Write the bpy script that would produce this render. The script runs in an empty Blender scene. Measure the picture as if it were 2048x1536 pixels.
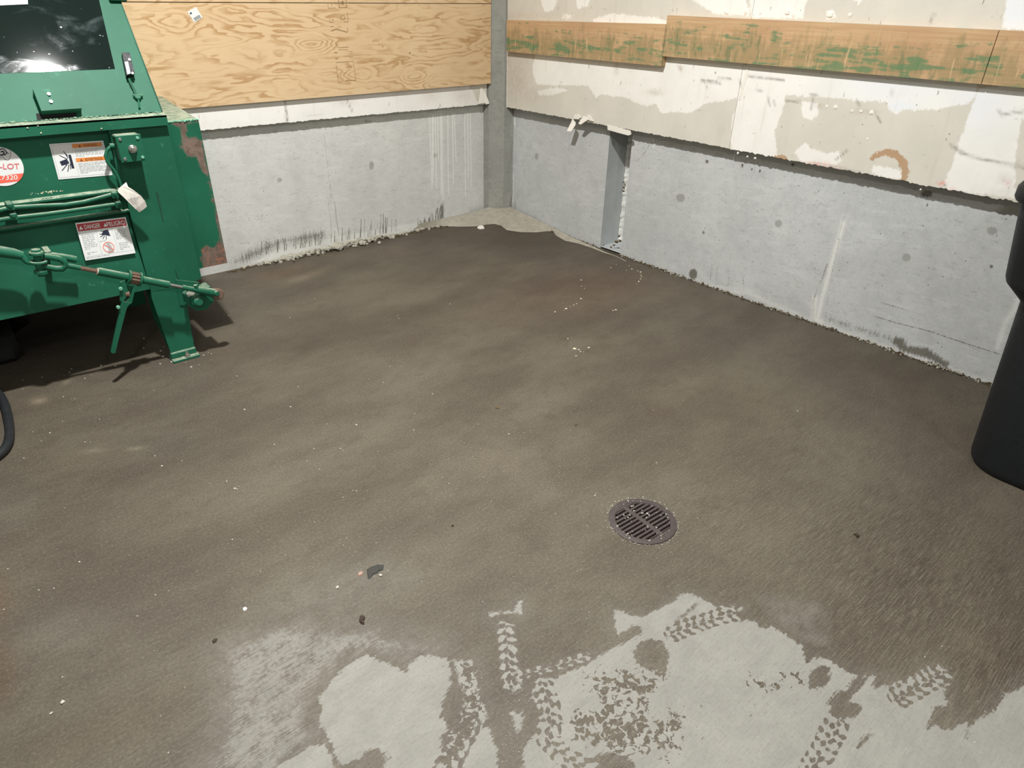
import bpy, bmesh, math, random
import numpy as np
from mathutils import Vector, Matrix

random.seed(7); RNG = np.random.default_rng(11)
SC = bpy.context.scene
COL = SC.collection

# ------------------------------------------------------------------ camera
CAM = np.array([-3.431, -4.166, 1.5])
FPX = 1340.0
YAW, PITCH, ROLL = 0.8581266956525568, -0.5209765042843265, 0.02070512381969234
_f = np.array([math.cos(PITCH)*math.cos(YAW), math.cos(PITCH)*math.sin(YAW), math.sin(PITCH)])
_r = np.cross(_f, [0, 0, 1.0]); _r /= np.linalg.norm(_r); _u = np.cross(_r, _f)
CR = math.cos(ROLL)*_r + math.sin(ROLL)*_u
CU = -math.sin(ROLL)*_r + math.cos(ROLL)*_u
cam_data = bpy.data.cameras.new('camera'); cam = bpy.data.objects.new('camera', cam_data); COL.objects.link(cam)
cam_data.sensor_width = 36.0; cam_data.lens = 36.0*FPX/2048.0; cam_data.clip_start = 0.05
M = Matrix.Identity(4)
for i in range(3):
    M[i][0], M[i][1], M[i][2], M[i][3] = CR[i], CU[i], -_f[i], CAM[i]
cam.matrix_world = M
SC.camera = cam

# ------------------------------------------------------------------ world, lamps, exposure
world = bpy.data.worlds.new('world'); SC.world = world; world.use_nodes = True
world.node_tree.nodes['Background'].inputs[0].default_value = (0.9, 0.95, 1.0, 1)
world.node_tree.nodes['Background'].inputs[1].default_value = 0.05
SC.view_settings.view_transform = 'Standard'; SC.view_settings.look = 'None'
SC.view_settings.gamma = 1.0; SC.view_settings.exposure = 0.0; SC.view_settings.use_curve_mapping = False

def area_lamp(name, loc, size, watts, color):
    L = bpy.data.lights.new(name, 'AREA'); L.shape = 'DISK'; L.size = size; L.energy = watts; L.color = color
    o = bpy.data.objects.new(name, L); COL.objects.link(o); o.location = loc
    return o
LAMP_A = (-2.63, -2.22, 3.44)
area_lamp('ceiling_lamp', LAMP_A, 0.13, 182, (1.0, 0.995, 0.975))
area_lamp('ceiling_lamp', (-4.6, -5.6, 3.44), 0.45, 72, (1.0, 0.995, 0.98))
area_lamp('ceiling_lamp', (-3.0, -6.6, 3.44), 0.45, 58, (0.97, 0.99, 1.0))
CEIL = 3.5

# ------------------------------------------------------------------ pixel of the photograph (2048 x 1536) -> point on a real surface
def ray(x, y): return _f + (x-1024)/FPX*CR - (y-768)/FPX*CU
def hit(x, y, axis, val):
    d = ray(x, y); return CAM + (val-CAM[axis])/d[axis]*d
def fl(x, y, z=0.0): return hit(x, y, 2, z)
def yp(x, y, Y): return hit(x, y, 1, Y)
def xp(x, y, X): return hit(x, y, 0, X)
def sc(pts, ox, oy, s): return [(ox+a*s, oy+b*s) for a, b in pts]
def V(*a): return Vector(a)

# ------------------------------------------------------------------ node helpers
def new_mat(name):
    m = bpy.data.materials.new(name); m.use_nodes = True
    nt = m.node_tree; return m, nt, nt.nodes['Principled BSDF']
def setin(nt, sock, v):
    if isinstance(v, bpy.types.NodeSocket): nt.links.new(v, sock)
    elif v is not None:
        if isinstance(v, (tuple, list)) and len(v) == 3 and sock.type == 'RGBA': v = (*v, 1)
        sock.default_value = v
def mth(nt, op, a, b=None, c=None, clamp=False):
    n = nt.nodes.new('ShaderNodeMath'); n.operation = op; n.use_clamp = clamp
    setin(nt, n.inputs[0], a)
    if b is not None: setin(nt, n.inputs[1], b)
    if c is not None: setin(nt, n.inputs[2], c)
    return n.outputs[0]
def mix(nt, f, a, b, mode='MIX'):
    n = nt.nodes.new('ShaderNodeMix'); n.data_type = 'RGBA'; n.blend_type = mode
    setin(nt, n.inputs[0], f); setin(nt, n.inputs[6], a); setin(nt, n.inputs[7], b)
    return n.outputs[2]
def mixf(nt, f, a, b):
    n = nt.nodes.new('ShaderNodeMix'); n.data_type = 'FLOAT'
    setin(nt, n.inputs[0], f); setin(nt, n.inputs[2], a); setin(nt, n.inputs[3], b)
    return n.outputs[0]
def rng(nt, v, a, b, c=0.0, d=1.0, smooth=True):
    n = nt.nodes.new('ShaderNodeMapRange'); n.interpolation_type = 'SMOOTHSTEP' if smooth else 'LINEAR'
    setin(nt, n.inputs[0], v); n.inputs[1].default_value = a; n.inputs[2].default_value = b
    n.inputs[3].default_value = c; n.inputs[4].default_value = d
    return n.outputs[0]
def pos(nt):
    return nt.nodes.new('ShaderNodeNewGeometry').outputs['Position']
def mapv(nt, v, s=(1, 1, 1), r=(0, 0, 0), l=(0, 0, 0)):
    n = nt.nodes.new('ShaderNodeMapping'); setin(nt, n.inputs[0], v)
    n.inputs['Scale'].default_value = s; n.inputs['Rotation'].default_value = r; n.inputs['Location'].default_value = l
    return n.outputs[0]
def noise(nt, v, scale, detail=3.0, rough=0.55, dist=0.0, col=False):
    n = nt.nodes.new('ShaderNodeTexNoise'); setin(nt, n.inputs['Vector'], v)
    n.inputs['Scale'].default_value = scale; n.inputs['Detail'].default_value = detail
    n.inputs['Roughness'].default_value = rough; n.inputs['Distortion'].default_value = dist
    return n.outputs['Color' if col else 'Fac']
def voro(nt, v, scale, feature='F1', out='Distance', rnd=1.0):
    n = nt.nodes.new('ShaderNodeTexVoronoi'); n.feature = feature; setin(nt, n.inputs['Vector'], v)
    n.inputs['Scale'].default_value = scale; n.inputs['Randomness'].default_value = rnd
    return n.outputs[out]
def attr(nt, name, out='Fac'):
    n = nt.nodes.new('ShaderNodeAttribute'); n.attribute_name = name; return n.outputs[out]
def bump(nt, h, strength=0.3, dist=0.01):
    n = nt.nodes.new('ShaderNodeBump'); setin(nt, n.inputs['Height'], h)
    n.inputs['Strength'].default_value = strength; n.inputs['Distance'].default_value = dist
    return n.outputs[0]
def lin(r, g, b):
    return tuple((c/255/12.92 if c/255 <= 0.04045 else ((c/255+0.055)/1.055)**2.4) for c in (r, g, b))

def simple(name, color, rough=0.5, metal=0.0, var=0.15, vscale=40, spec=0.5, bmp=0.0):
    m, nt, b = new_mat(name)
    p = pos(nt); n = noise(nt, p, vscale, 4)
    c1 = tuple(x*(1-var) for x in color); c2 = tuple(min(1, x*(1+var)) for x in color)
    setin(nt, b.inputs['Base Color'], mix(nt, n, c1, c2))
    setin(nt, b.inputs['Roughness'], rng(nt, n, 0.2, 0.8, max(0, rough-0.08), min(1, rough+0.08)))
    b.inputs['Metallic'].default_value = metal; b.inputs['Specular IOR Level'].default_value = spec
    if bmp: setin(nt, b.inputs['Normal'], bump(nt, n, bmp, 0.004))
    return m

# ------------------------------------------------------------------ mesh helpers
def world_of(o):
    v = Vector((0, 0, 0))
    while o is not None: v = v + o.location; o = o.parent
    return v
def link_mesh(name, verts, faces, mat, parent=None, smooth=False, origin=None, mats=None, fmat=None):
    """ONE mesh object from world-space vertices, its origin at the middle of its underside."""
    va = np.array([tuple(v) for v in verts], dtype=float)
    if origin is None:
        lo, hi = va.min(0), va.max(0); origin = ((lo[0]+hi[0])/2, (lo[1]+hi[1])/2, lo[2])
    va = va - np.array(origin)
    me = bpy.data.meshes.new(name); me.from_pydata(va.tolist(), [], [list(f) for f in faces]); me.update()
    o = bpy.data.objects.new(name, me); COL.objects.link(o)
    for m in (mats or [mat]): me.materials.append(m)
    if fmat is not None: me.polygons.foreach_set('material_index', fmat)
    if smooth: me.polygons.foreach_set('use_smooth', [True]*len(me.polygons))
    if parent is not None:
        o.parent = parent; o.location = Vector(origin) - world_of(parent)
    else: o.location = origin
    return o
class MB:
    """collects shapes in world space, then builds one mesh object"""
    def __init__(s): s.v = []; s.f = []
    def add(s, vs, fs):
        n = len(s.v); s.v += [Vector(v) for v in vs]; s.f += [[i+n for i in f] for f in fs]; return s
    def bm(s, b):
        b.verts.index_update(); s.add([v.co.copy() for v in b.verts], [[v.index for v in f.verts] for f in b.faces]); b.free(); return s
    def box(s, lo, hi, bev=0.0, mat=None, seg=1):
        b = bmesh.new(); bmesh.ops.create_cube(b, size=1.0)
        for v in b.verts:
            v.co = Vector([(lo[i]+hi[i])/2 + v.co[i]*(hi[i]-lo[i]) for i in range(3)])
        if bev > 0: bmesh.ops.bevel(b, geom=list(b.edges), offset=bev, segments=seg, affect='EDGES', profile=0.5)
        if mat is not None: bmesh.ops.transform(b, matrix=mat, verts=b.verts)
        return s.bm(b)
    def tube(s, path, r, n=10, caps=True):
        P = [Vector(p) for p in path]; R = r if isinstance(r, (list, tuple)) else [r]*len(P)
        vs, fs = [], []; up = None
        for i, p in enumerate(P):
            t = (P[min(i+1, len(P)-1)] - P[max(i-1, 0)]).normalized()
            if up is None:
                up = Vector((0, 0, 1)) if abs(t.z) < 0.9 else Vector((1, 0, 0))
            a = t.cross(up).normalized(); up = a.cross(t).normalized()
            for k in range(n):
                w = 2*math.pi*k/n; vs.append(p + R[i]*(math.cos(w)*a + math.sin(w)*up))
        for i in range(len(P)-1):
            for k in range(n):
                fs.append((i*n+k, i*n+(k+1) % n, (i+1)*n+(k+1) % n, (i+1)*n+k))
        if caps: fs.append(tuple(range(n-1, -1, -1))); fs.append(tuple((len(P)-1)*n+k for k in range(n)))
        return s.add(vs, fs)
    def slab(s, poly, off):
        """flat polygon (world points) given thickness by the vector off"""
        P = [Vector(p) for p in poly]; o = Vector(off); n = len(P)
        fs = [tuple(range(n)), tuple(range(2*n-1, n-1, -1))]
        fs += [(i, i+n, (i+1) % n+n, (i+1) % n) for i in range(n)]
        return s.add(P+[p+o for p in P], fs)
    def torus(s, c, ax, R, r, n=28, m=8):
        ax = Vector(ax).normalized(); a = ax.orthogonal().normalized(); b2 = ax.cross(a); c = Vector(c)
        vs, fs = [], []
        for i in range(n):
            w = 2*math.pi*i/n; d = math.cos(w)*a+math.sin(w)*b2
            for k in range(m):
                q = 2*math.pi*k/m; vs.append(c + d*(R+r*math.cos(q)) + ax*r*math.sin(q))
        for i in range(n):
            for k in range(m):
                fs.append((i*m+k, ((i+1) % n)*m+k, ((i+1) % n)*m+(k+1) % m, i*m+(k+1) % m))
        return s.add(vs, fs)
    def disc(s, c, ax, r, h, n=24, bev=0.0):
        c = Vector(c); ax = Vector(ax).normalized()
        pts = [(c, r*0.999), (c+ax*h, r)] if bev <= 0 else [(c, r), (c+ax*(h-bev), r), (c+ax*h, r-bev)]
        return s.tube([p for p, _ in pts], [q for _, q in pts], n)
    def rock(s, c, r, sq=0.6, seed=0):
        b = bmesh.new(); bmesh.ops.create_icosphere(b, subdivisions=1, radius=1.0)
        rd = random.Random(seed); ang = rd.random()*6.28; e = 0.6+0.8*rd.random()
        for v in b.verts:
            k = 0.75+0.5*rd.random(); x, y, z = v.co*k
            x *= e; x, y = x*math.cos(ang)-y*math.sin(ang), x*math.sin(ang)+y*math.cos(ang)
            v.co = Vector((c[0]+x*r, c[1]+y*r, c[2]+z*r*sq))
        return s.bm(b)
    def build(s, name, mat, parent=None, smooth=False, origin=None, weld=False):
        o = link_mesh(name, s.v, s.f, mat, parent, False, origin)
        b = bmesh.new(); b.from_mesh(o.data); bmesh.ops.recalc_face_normals(b, faces=b.faces); b.to_mesh(o.data); b.free()
        if smooth:
            o.data.polygons.foreach_set('use_smooth', [True]*len(o.data.polygons))
            b = bmesh.new(); b.from_mesh(o.data)
            for e in b.edges:
                if len(e.link_faces) == 2 and e.calc_face_angle(0) > 0.7: e.smooth = False
            b.to_mesh(o.data); b.free()
        return o
def tag(o, label=None, cat=None, group=None, kind=None):
    if label: o['label'] = label
    if cat: o['category'] = cat
    if group: o['group'] = group
    if kind: o['kind'] = kind
    return o
def empty(name, loc):
    o = bpy.data.objects.new(name, None); COL.objects.link(o); o.location = loc; o.empty_display_size = 0.1; return o

def sdf(P, poly):
    """signed distance in metres, positive inside"""
    P = np.asarray(P, float); q = np.asarray(poly, float)[:, :2]
    out = np.full(len(P), -1.0)
    mg = 0.12; sel = np.where((P[:, 0] > q[:, 0].min()-mg) & (P[:, 0] < q[:, 0].max()+mg) & (P[:, 1] > q[:, 1].min()-mg) & (P[:, 1] < q[:, 1].max()+mg))[0]
    if len(sel) == 0: return out
    S = P[sel]; d = np.full(len(S), 1e9); ins = np.zeros(len(S), bool)
    for i in range(len(q)):
        a = q[i]; b = q[(i+1) % len(q)]; e = b-a; w = S-a
        t = np.clip((w@e)/max(e@e, 1e-12), 0, 1); d = np.minimum(d, ((w-t[:, None]*e)**2).sum(1))
        c = (a[1] > S[:, 1]) != (b[1] > S[:, 1])
        with np.errstate(divide='ignore', invalid='ignore'):
            xi = (b[0]-a[0])*(S[:, 1]-a[1])/((b[1]-a[1]) if b[1] != a[1] else 1e-12)+a[0]
        ins ^= c & (S[:, 0] < xi)
    d = np.sqrt(d); out[sel] = np.clip(np.where(ins, d, -d), -1, 1)
    return out
def grid_obj(name, us, vs, fn, mat, attrs, parent=None, skip=None, flip=False):
    """grid mesh: fn(U,V)->xyz; attrs {name: (N,) or (N,3)}"""
    U, W = np.meshgrid(us, vs, indexing='ij'); co = fn(U.ravel(), W.ravel())
    nu, nv = len(us), len(vs)
    I = np.arange(nu*nv).reshape(nu, nv)
    q = np.stack([I[:-1, :-1], I[1:, :-1], I[1:, 1:], I[:-1, 1:]], -1)
    if skip is not None:
        uc = (us[:-1]+us[1:])/2; vc = (vs[:-1]+vs[1:])/2
        UU, VV = np.meshgrid(uc, vc, indexing='ij'); q = q[~skip(UU, VV)]
    q = q.reshape(-1, 4)
    if flip: q = q[:, ::-1]
    me = bpy.data.meshes.new(name); nf = len(q)
    me.vertices.add(len(co)); me.vertices.foreach_set('co', co.astype(np.float32).ravel())
    me.loops.add(nf*4); me.loops.foreach_set('vertex_index', q.astype(np.int32).ravel())
    me.polygons.add(nf); me.polygons.foreach_set('loop_start', np.arange(0, nf*4, 4, dtype=np.int32))
    me.update(calc_edges=True)
    for k, a in attrs.items():
        if a.ndim == 1:
            at = me.attributes.new(k, 'FLOAT', 'POINT'); at.data.foreach_set('value', a.astype(np.float32))
        else:
            at = me.attributes.new(k, 'FLOAT_VECTOR', 'POINT'); at.data.foreach_set('vector', a.astype(np.float32).ravel())
    me.materials.append(mat)
    o = bpy.data.objects.new(name, me); COL.objects.link(o)
    if parent is not None: o.parent = parent; o.location = -world_of(parent)
    return o
def spans(*segs):
    out = []
    for a, b, st in segs:
        n = max(1, int(round(abs(b-a)/st))); out += list(np.linspace(a, b, n, endpoint=False))
    out.append(segs[-1][1]); return np.array(sorted(set(np.round(out, 5))))

# ------------------------------------------------------------------ materials
def mat_floor():
    m, nt, b = new_mat('wet_broomed_concrete'); p = pos(nt)
    dry = attr(nt, 'dry'); dots = attr(nt, 'dots'); dust = attr(nt, 'dust'); trk = attr(nt, 'trk', 'Vector'); tint = attr(nt, 'tint', 'Color')
    sx = nt.nodes.new('ShaderNodeSeparateXYZ'); setin(nt, sx.inputs[0], trk); tu, tv, tm = sx.outputs
    broom = noise(nt, mapv(nt, p, (13, 360, 1)), 1.0, 3, 0.65)          # fine lines along X
    broom2 = noise(nt, mapv(nt, p, (7, 130, 1)), 1.0, 3, 0.6)
    edge = noise(nt, p, 85, 4, 0.65); edge2 = noise(nt, p, 22, 3, 0.6)
    d = mth(nt, 'ADD', dry, mth(nt, 'MULTIPLY', mth(nt, 'SUBTRACT', edge, 0.5), 0.026))
    d = mth(nt, 'ADD', d, mth(nt, 'MULTIPLY', mth(nt, 'SUBTRACT', broom2, 0.5), 0.030))
    # tyre treads: rows of swept lugs along the track
    av = mth(nt, 'ABSOLUTE', tv)
    ph = mth(nt, 'ADD', mth(nt, 'MULTIPLY', tu, 225.0), mth(nt, 'MULTIPLY', av, -95.0))
    ph = mth(nt, 'ADD', ph, mth(nt, 'MULTIPLY', mth(nt, 'GREATER_THAN', tv, 0.0), 2.2))
    ph = mth(nt, 'ADD', ph, mth(nt, 'MULTIPLY', mth(nt, 'SUBTRACT', edge2, 0.5), 9.0))
    wave = mth(nt, 'SINE', ph)
    gate = mth(nt, 'SINE', mth(nt, 'ADD', mth(nt, 'MULTIPLY', av, 330.0), mth(nt, 'MULTIPLY', edge2, 6.0)))
    wave = mth(nt, 'ADD', wave, mth(nt, 'MULTIPLY', gate, 0.7))
    wave = mth(nt, 'ADD', wave, mth(nt, 'MULTIPLY', mth(nt, 'SUBTRACT', noise(nt, p, 48, 4, 0.65), 0.5), 5.5))
    td = mth(nt, 'ADD', dry, mth(nt, 'MULTIPLY', wave, 0.012))
    d = mixf(nt, tm, d, td)
    # spattered wet spots
    blob = noise(nt, p, 62, 2, 0.55, 0.8)
    blob = mth(nt, 'ADD', blob, mth(nt, 'MULTIPLY', mth(nt, 'SUBTRACT', edge2, 0.5), 0.5))
    bl = mth(nt, 'SUBTRACT', blob, mth(nt, 'SUBTRACT', 0.72, mth(nt, 'MULTIPLY', dots, 0.295)))
    bl = mth(nt, 'MULTIPLY', mth(nt, 'MAXIMUM', bl, 0.0), mth(nt, 'MULTIPLY', mth(nt, 'GREATER_THAN', dots, 0.02), 1.2))
    d = mth(nt, 'SUBTRACT', d, bl)
    k = rng(nt, d, -0.003, 0.0035)
    # half-dried ridges
    du = mth(nt, 'ADD', mth(nt, 'MULTIPLY', broom, 0.45), mth(nt, 'MULTIPLY', edge, 0.35))
    du = mth(nt, 'ADD', du, mth(nt, 'MULTIPLY', edge2, 0.22))
    du = mth(nt, 'SUBTRACT', du, mth(nt, 'SUBTRACT', 0.76, mth(nt, 'MULTIPLY', dust, 0.36)))
    du = mth(nt, 'MULTIPLY', rng(nt, du, 0.0, 0.12), mth(nt, 'GREATER_THAN', dust, 0.02))
    k = mth(nt, 'MAXIMUM', k, mth(nt, 'MULTIPLY', du, 0.75))
    half = mth(nt, 'MULTIPLY', mth(nt, 'MULTIPLY', dust, rng(nt, edge2, 0.3, 0.62, 0.25, 1.0)), 0.42)
    k = mth(nt, 'MAXIMUM', k, half)
    haz = rng(nt, mth(nt, 'ADD', d, mth(nt, 'MULTIPLY', mth(nt, 'SUBTRACT', edge2, 0.5), 0.05)), -0.05, 0.0, 0, 0.10)
    k = mth(nt, 'MAXIMUM', k, haz)
    big = noise(nt, mapv(nt, p, (1.0, 1.9, 1)), 1.6, 5, 0.6); mid = noise(nt, mapv(nt, p, (1, 1.35, 1), (0, 0, 0.12)), 9.0, 8, 0.72, 0.7); grain = noise(nt, p, 120, 4, 0.8); fine = noise(nt, p, 300, 4, 0.75)
    wet = mix(nt, rng(nt, big, 0.30, 0.72), lin(80, 72, 62), lin(101, 94, 81))
    wet = mix(nt, rng(nt, mid, 0.45, 0.72, 0, 0.42), wet, lin(70, 62, 51))
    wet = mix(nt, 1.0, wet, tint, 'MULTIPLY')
    wet = mix(nt, mth(nt, 'MULTIPLY', rng(nt, broom, 0.40, 0.72, 0, 0.42), attr(nt, 'brm')), wet, lin(150, 142, 124))
    wet = mix(nt, rng(nt, fine, 0.40, 0.66, 0.0, 0.26), wet, lin(60, 53, 43))
    wet = mix(nt, rng(nt, grain, 0.47, 0.66, 0.0, 0.34), wet, lin(58, 51, 42))
    wet = mix(nt, rng(nt, grain, 0.50, 0.32, 0.0, 0.22), wet, lin(140, 132, 114))
    drc = mix(nt, rng(nt, mid, 0.3, 0.75), lin(152, 150, 143), lin(139, 137, 131))
    drc = mix(nt, rng(nt, broom, 0.42, 0.75, 0, 0.28), drc, lin(116, 113, 104))
    drc = mix(nt, rng(nt, fine, 0.5, 0.75, 0, 0.25), drc, lin(108, 105, 96))
    drc = mix(nt, rng(nt, grain, 0.48, 0.68, 0, 0.30), drc, lin(108, 105, 96))
    c = mix(nt, k, wet, drc)
    setin(nt, b.inputs['Base Color'], c)
    setin(nt, b.inputs['Roughness'], mixf(nt, k, 0.62, 0.9))
    setin(nt, b.inputs['Specular IOR Level'], mixf(nt, k, 0.38, 0.15))
    h = mth(nt, 'ADD', mth(nt, 'MULTIPLY', mth(nt, 'MULTIPLY', broom, attr(nt, 'brm')), 0.6), mth(nt, 'MULTIPLY', fine, 0.5))
    setin(nt, b.inputs['Normal'], bump(nt, h, 0.28, 0.0025))
    return m

def mat_concrete(name, base, dark, cool=True):
    """cast wall: attr 'stain' (0..1 dark growth), 'pat' (patch sdf), 'lite' (drips / mortar)"""
    m, nt, b = new_mat(name); p = pos(nt)
    st = attr(nt, 'stain'); pat = attr(nt, 'pat'); lite = attr(nt, 'lite')
    n1 = noise(nt, p, 2.2, 5, 0.6); n2 = noise(nt, p, 19, 4, 0.65); n3 = noise(nt, p, 120, 3, 0.7)
    vert = noise(nt, mapv(nt, p, (95, 95, 5)), 1.0, 3, 0.6)
    c = mix(nt, rng(nt, n1, 0.3, 0.7), base, tuple(x*0.87 for x in base))
    c = mix(nt, rng(nt, n2, 0.45, 0.75, 0, 0.30), c, dark)
    c = mix(nt, rng(nt, n3, 0.5, 0.8, 0, 0.30), c, tuple(x*0.55 for x in base))
    c = mix(nt, rng(nt, noise(nt, mapv(nt, p, (2, 2, 9)), 3.0, 4, 0.6), 0.52, 0.68, 0, 0.25), c, tuple(min(1, x*1.18) for x in base))
    scr = noise(nt, mapv(nt, p, (7, 7, 26), (0.2, 0.15, 0)), 3.0, 4, 0.7, 0.6)
    c = mix(nt, rng(nt, scr, 0.55, 0.68, 0, 0.5), c, tuple(x*0.62 for x in base))
    spk = noise(nt, p, 75, 5, 0.8)
    c = mix(nt, rng(nt, spk, 0.52, 0.70, 0, 0.55), c, tuple(x*0.58 for x in base))
    blo = noise(nt, p, 7.5, 4, 0.6)
    c = mix(nt, rng(nt, blo, 0.50, 0.68, 0, 0.30), c, tuple(x*0.72 for x in base))
    # bug holes
    v = voro(nt, p, 26); vs = voro(nt, p, 26, out='Color')
    sep = nt.nodes.new('ShaderNodeSeparateColor'); setin(nt, sep.inputs[0], vs)
    hole = mth(nt, 'MULTIPLY', rng(nt, v, 0.05, 0.10, 1, 0), mth(nt, 'GREATER_THAN', sep.outputs[0], 0.74))
    c = mix(nt, mth(nt, 'MULTIPLY', hole, 0.75), c, lin(70, 70, 66))
    v2 = voro(nt, mapv(nt, p, (1, 1, 1), (0.3, 0.2, 0.1)), 75); vs2 = voro(nt, mapv(nt, p, (1, 1, 1), (0.3, 0.2, 0.1)), 75, out='Color')
    sep2 = nt.nodes.new('ShaderNodeSeparateColor'); setin(nt, sep2.inputs[0], vs2)
    hole2 = mth(nt, 'MULTIPLY', rng(nt, v2, 0.07, 0.16, 1, 0), mth(nt, 'GREATER_THAN', sep2.outputs[0], 0.86))
    c = mix(nt, mth(nt, 'MULTIPLY', hole2, 0.6), c, lin(95, 95, 90))
    k = rng(nt, mth(nt, 'ADD', pat, mth(nt, 'MULTIPLY', mth(nt, 'SUBTRACT', n3, 0.5), 0.02)), -0.004, 0.006)
    c = mix(nt, mth(nt, 'MULTIPLY', k, 0.62), c, lin(140, 140, 132))
    lt = mth(nt, 'MULTIPLY', lite, rng(nt, n3, 0.25, 0.6, 0.55, 1))
    c = mix(nt, lt, c, lin(238, 238, 232))
    s = mth(nt, 'MULTIPLY', st, 1.0)
    s = rng(nt, mth(nt, 'ADD', s, mth(nt, 'MULTIPLY', mth(nt, 'SUBTRACT', mth(nt, 'ADD', mth(nt, 'MULTIPLY', vert, 0.5), mth(nt, 'MULTIPLY', n3, 0.5)), 0.5), 1.3)), 0.38, 0.75)
    c = mix(nt, mth(nt, 'MULTIPLY', s, 0.85), c, lin(92, 88, 74))
    setin(nt, b.inputs['Base Color'], c); b.inputs['Roughness'].default_value = 0.85
    b.inputs['Specular IOR Level'].default_value = 0.25
    h = mth(nt, 'SUBTRACT', mth(nt, 'MULTIPLY', n3, 0.25), mth(nt, 'ADD', hole, mth(nt, 'MULTIPLY', hole2, 0.5)))
    setin(nt, b.inputs['Normal'], bump(nt, h, 0.35, 0.004))
    return m

def mat_drywall():
    m, nt, b = new_mat('mudded_drywall'); p = pos(nt)
    pt = attr(nt, 'paint'); br = attr(nt, 'brown'); pk = attr(nt, 'pink'); gr = attr(nt, 'grime'); cool = attr(nt, 'cool')
    n3 = noise(nt, p, 45, 4, 0.65); n1 = noise(nt, p, 5, 4, 0.6)
    e = mth(nt, 'ADD', mth(nt, 'MULTIPLY', mth(nt, 'SUBTRACT', n3, 0.5), 0.030), mth(nt, 'MULTIPLY', mth(nt, 'SUBTRACT', noise(nt, mapv(nt, p, (1, 1, .35)), 90, 3, 0.7), 0.5), 0.022))
    paper = mix(nt, rng(nt, n1, 0.3, 0.7), lin(219, 214, 202), lin(211, 207, 195))
    white = mix(nt, rng(nt, n1, 0.35, 0.7), lin(243, 241, 234), lin(236, 234, 227))
    white = mix(nt, cool, white, lin(235, 238, 242))
    c = mix(nt, rng(nt, mth(nt, 'ADD', pt, e), -0.004, 0.006), paper, white)
    c = mix(nt, mth(nt, 'MULTIPLY', gr, rng(nt, n3, 0.3, 0.7, 0.45, 1)), c, lin(178, 160, 142))
    c = mix(nt, rng(nt, mth(nt, 'ADD', br, e), -0.003, 0.004), c, lin(186, 154, 122))
    c = mix(nt, mth(nt, 'MULTIPLY', pk, rng(nt, n3, 0.35, 0.6)), c, lin(232, 140, 132))
    sc1 = noise(nt, mapv(nt, p, (1, 14, 70), (0.25, 0, 0)), 1.0, 2, 0.5, 0.4)
    c = mix(nt, rng(nt, sc1, 0.72, 0.76, 0, 0.35), c, lin(120, 112, 102))
    nk = noise(nt, mapv(nt, p, (70, 70, 18)), 1.0, 2, 0.5, 0.3); nb = noise(nt, p, 3.2, 3)
    c = mix(nt, mth(nt, 'MULTIPLY', rng(nt, nk, 0.70, 0.735, 0, 0.7), rng(nt, nb, 0.42, 0.6)), c, lin(126, 112, 96))
    stn = noise(nt, mapv(nt, p, (20, 20, 2)), 1.0, 3, 0.6)
    c = mix(nt, rng(nt, stn, 0.58, 0.75, 0, 0.22), c, lin(196, 184, 166))
    c = mix(nt, mth(nt, 'MULTIPLY', attr(nt, 'scuff'), rng(nt, n3, 0.3, 0.6, 0.3, 0.8)), c, lin(130, 124, 116))
    v = voro(nt, p, 24); vc = voro(nt, p, 24, out='Color')
    s = nt.nodes.new('ShaderNodeSeparateColor'); setin(nt, s.inputs[0], vc)
    hole = mth(nt, 'MULTIPLY', rng(nt, v, 0.05, 0.10, 1, 0), mth(nt, 'GREATER_THAN', s.outputs[1], 0.86))
    c = mix(nt, mth(nt, 'MULTIPLY', hole, 0.7), c, lin(120, 104, 88))
    setin(nt, b.inputs['Base Color'], c); b.inputs['Roughness'].default_value = 0.8
    setin(nt, b.inputs['Normal'], bump(nt, mth(nt, 'SUBTRACT', n3, hole), 0.2, 0.003))
    b.inputs['Specular IOR Level'].default_value = 0.25
    return m

def mat_ply():
    m, nt, b = new_mat('plywood_veneer'); p = pos(nt)
    w = mapv(nt, p, (1.0, 1.0, 4.6)); f = noise(nt, w, 1.5, 4.0, 0.48, 0.25)
    kn = voro(nt, mapv(nt, p, (1.0, 1, 2.4), (0, 0, 0), (0.23, 0, 0.4)), 1.7)
    f = mth(nt, 'ADD', f, mth(nt, 'MULTIPLY', rng(nt, kn, 0.0, 0.32, 1, 0), 0.35))
    r = mth(nt, 'FRACT', mth(nt, 'MULTIPLY', f, 13.0))
    line = mth(nt, 'MULTIPLY', rng(nt, r, 0.35, 0.88, 0, 1), rng(nt, r, 0.92, 1.0, 1, 0))
    fib = noise(nt, mapv(nt, p, (6, 6, 240)), 1.0, 3, 0.6); big = noise(nt, p, 1.7, 3)
    c = mix(nt, rng(nt, big, 0.3, 0.7), lin(222, 194, 154), lin(214, 184, 144))
    st = noise(nt, mapv(nt, p, (2, 2, 7)), 2.2, 3, 0.5)
    c = mix(nt, mth(nt, 'MULTIPLY', line, rng(nt, st, 0.36, 0.66, 0.15, 0.85)), c, lin(178, 138, 92))
    c = mix(nt, rng(nt, fib, 0.5, 0.8, 0, 0.22), c, lin(180, 142, 98))
    v = voro(nt, p, 11); vc = voro(nt, p, 11, out='Color'); s = nt.nodes.new('ShaderNodeSeparateColor'); setin(nt, s.inputs[0], vc)
    c = mix(nt, mth(nt, 'MULTIPLY', rng(nt, v, 0.035, 0.07, 1, 0), mth(nt, 'GREATER_THAN', s.outputs[0], 0.72)), c, lin(110, 84, 56))
    setin(nt, b.inputs['Base Color'], c); b.inputs['Roughness'].default_value = 0.7
    b.inputs['Specular IOR Level'].default_value = 0.25
    setin(nt, b.inputs['Normal'], bump(nt, fib, 0.1, 0.002))
    return m

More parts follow.
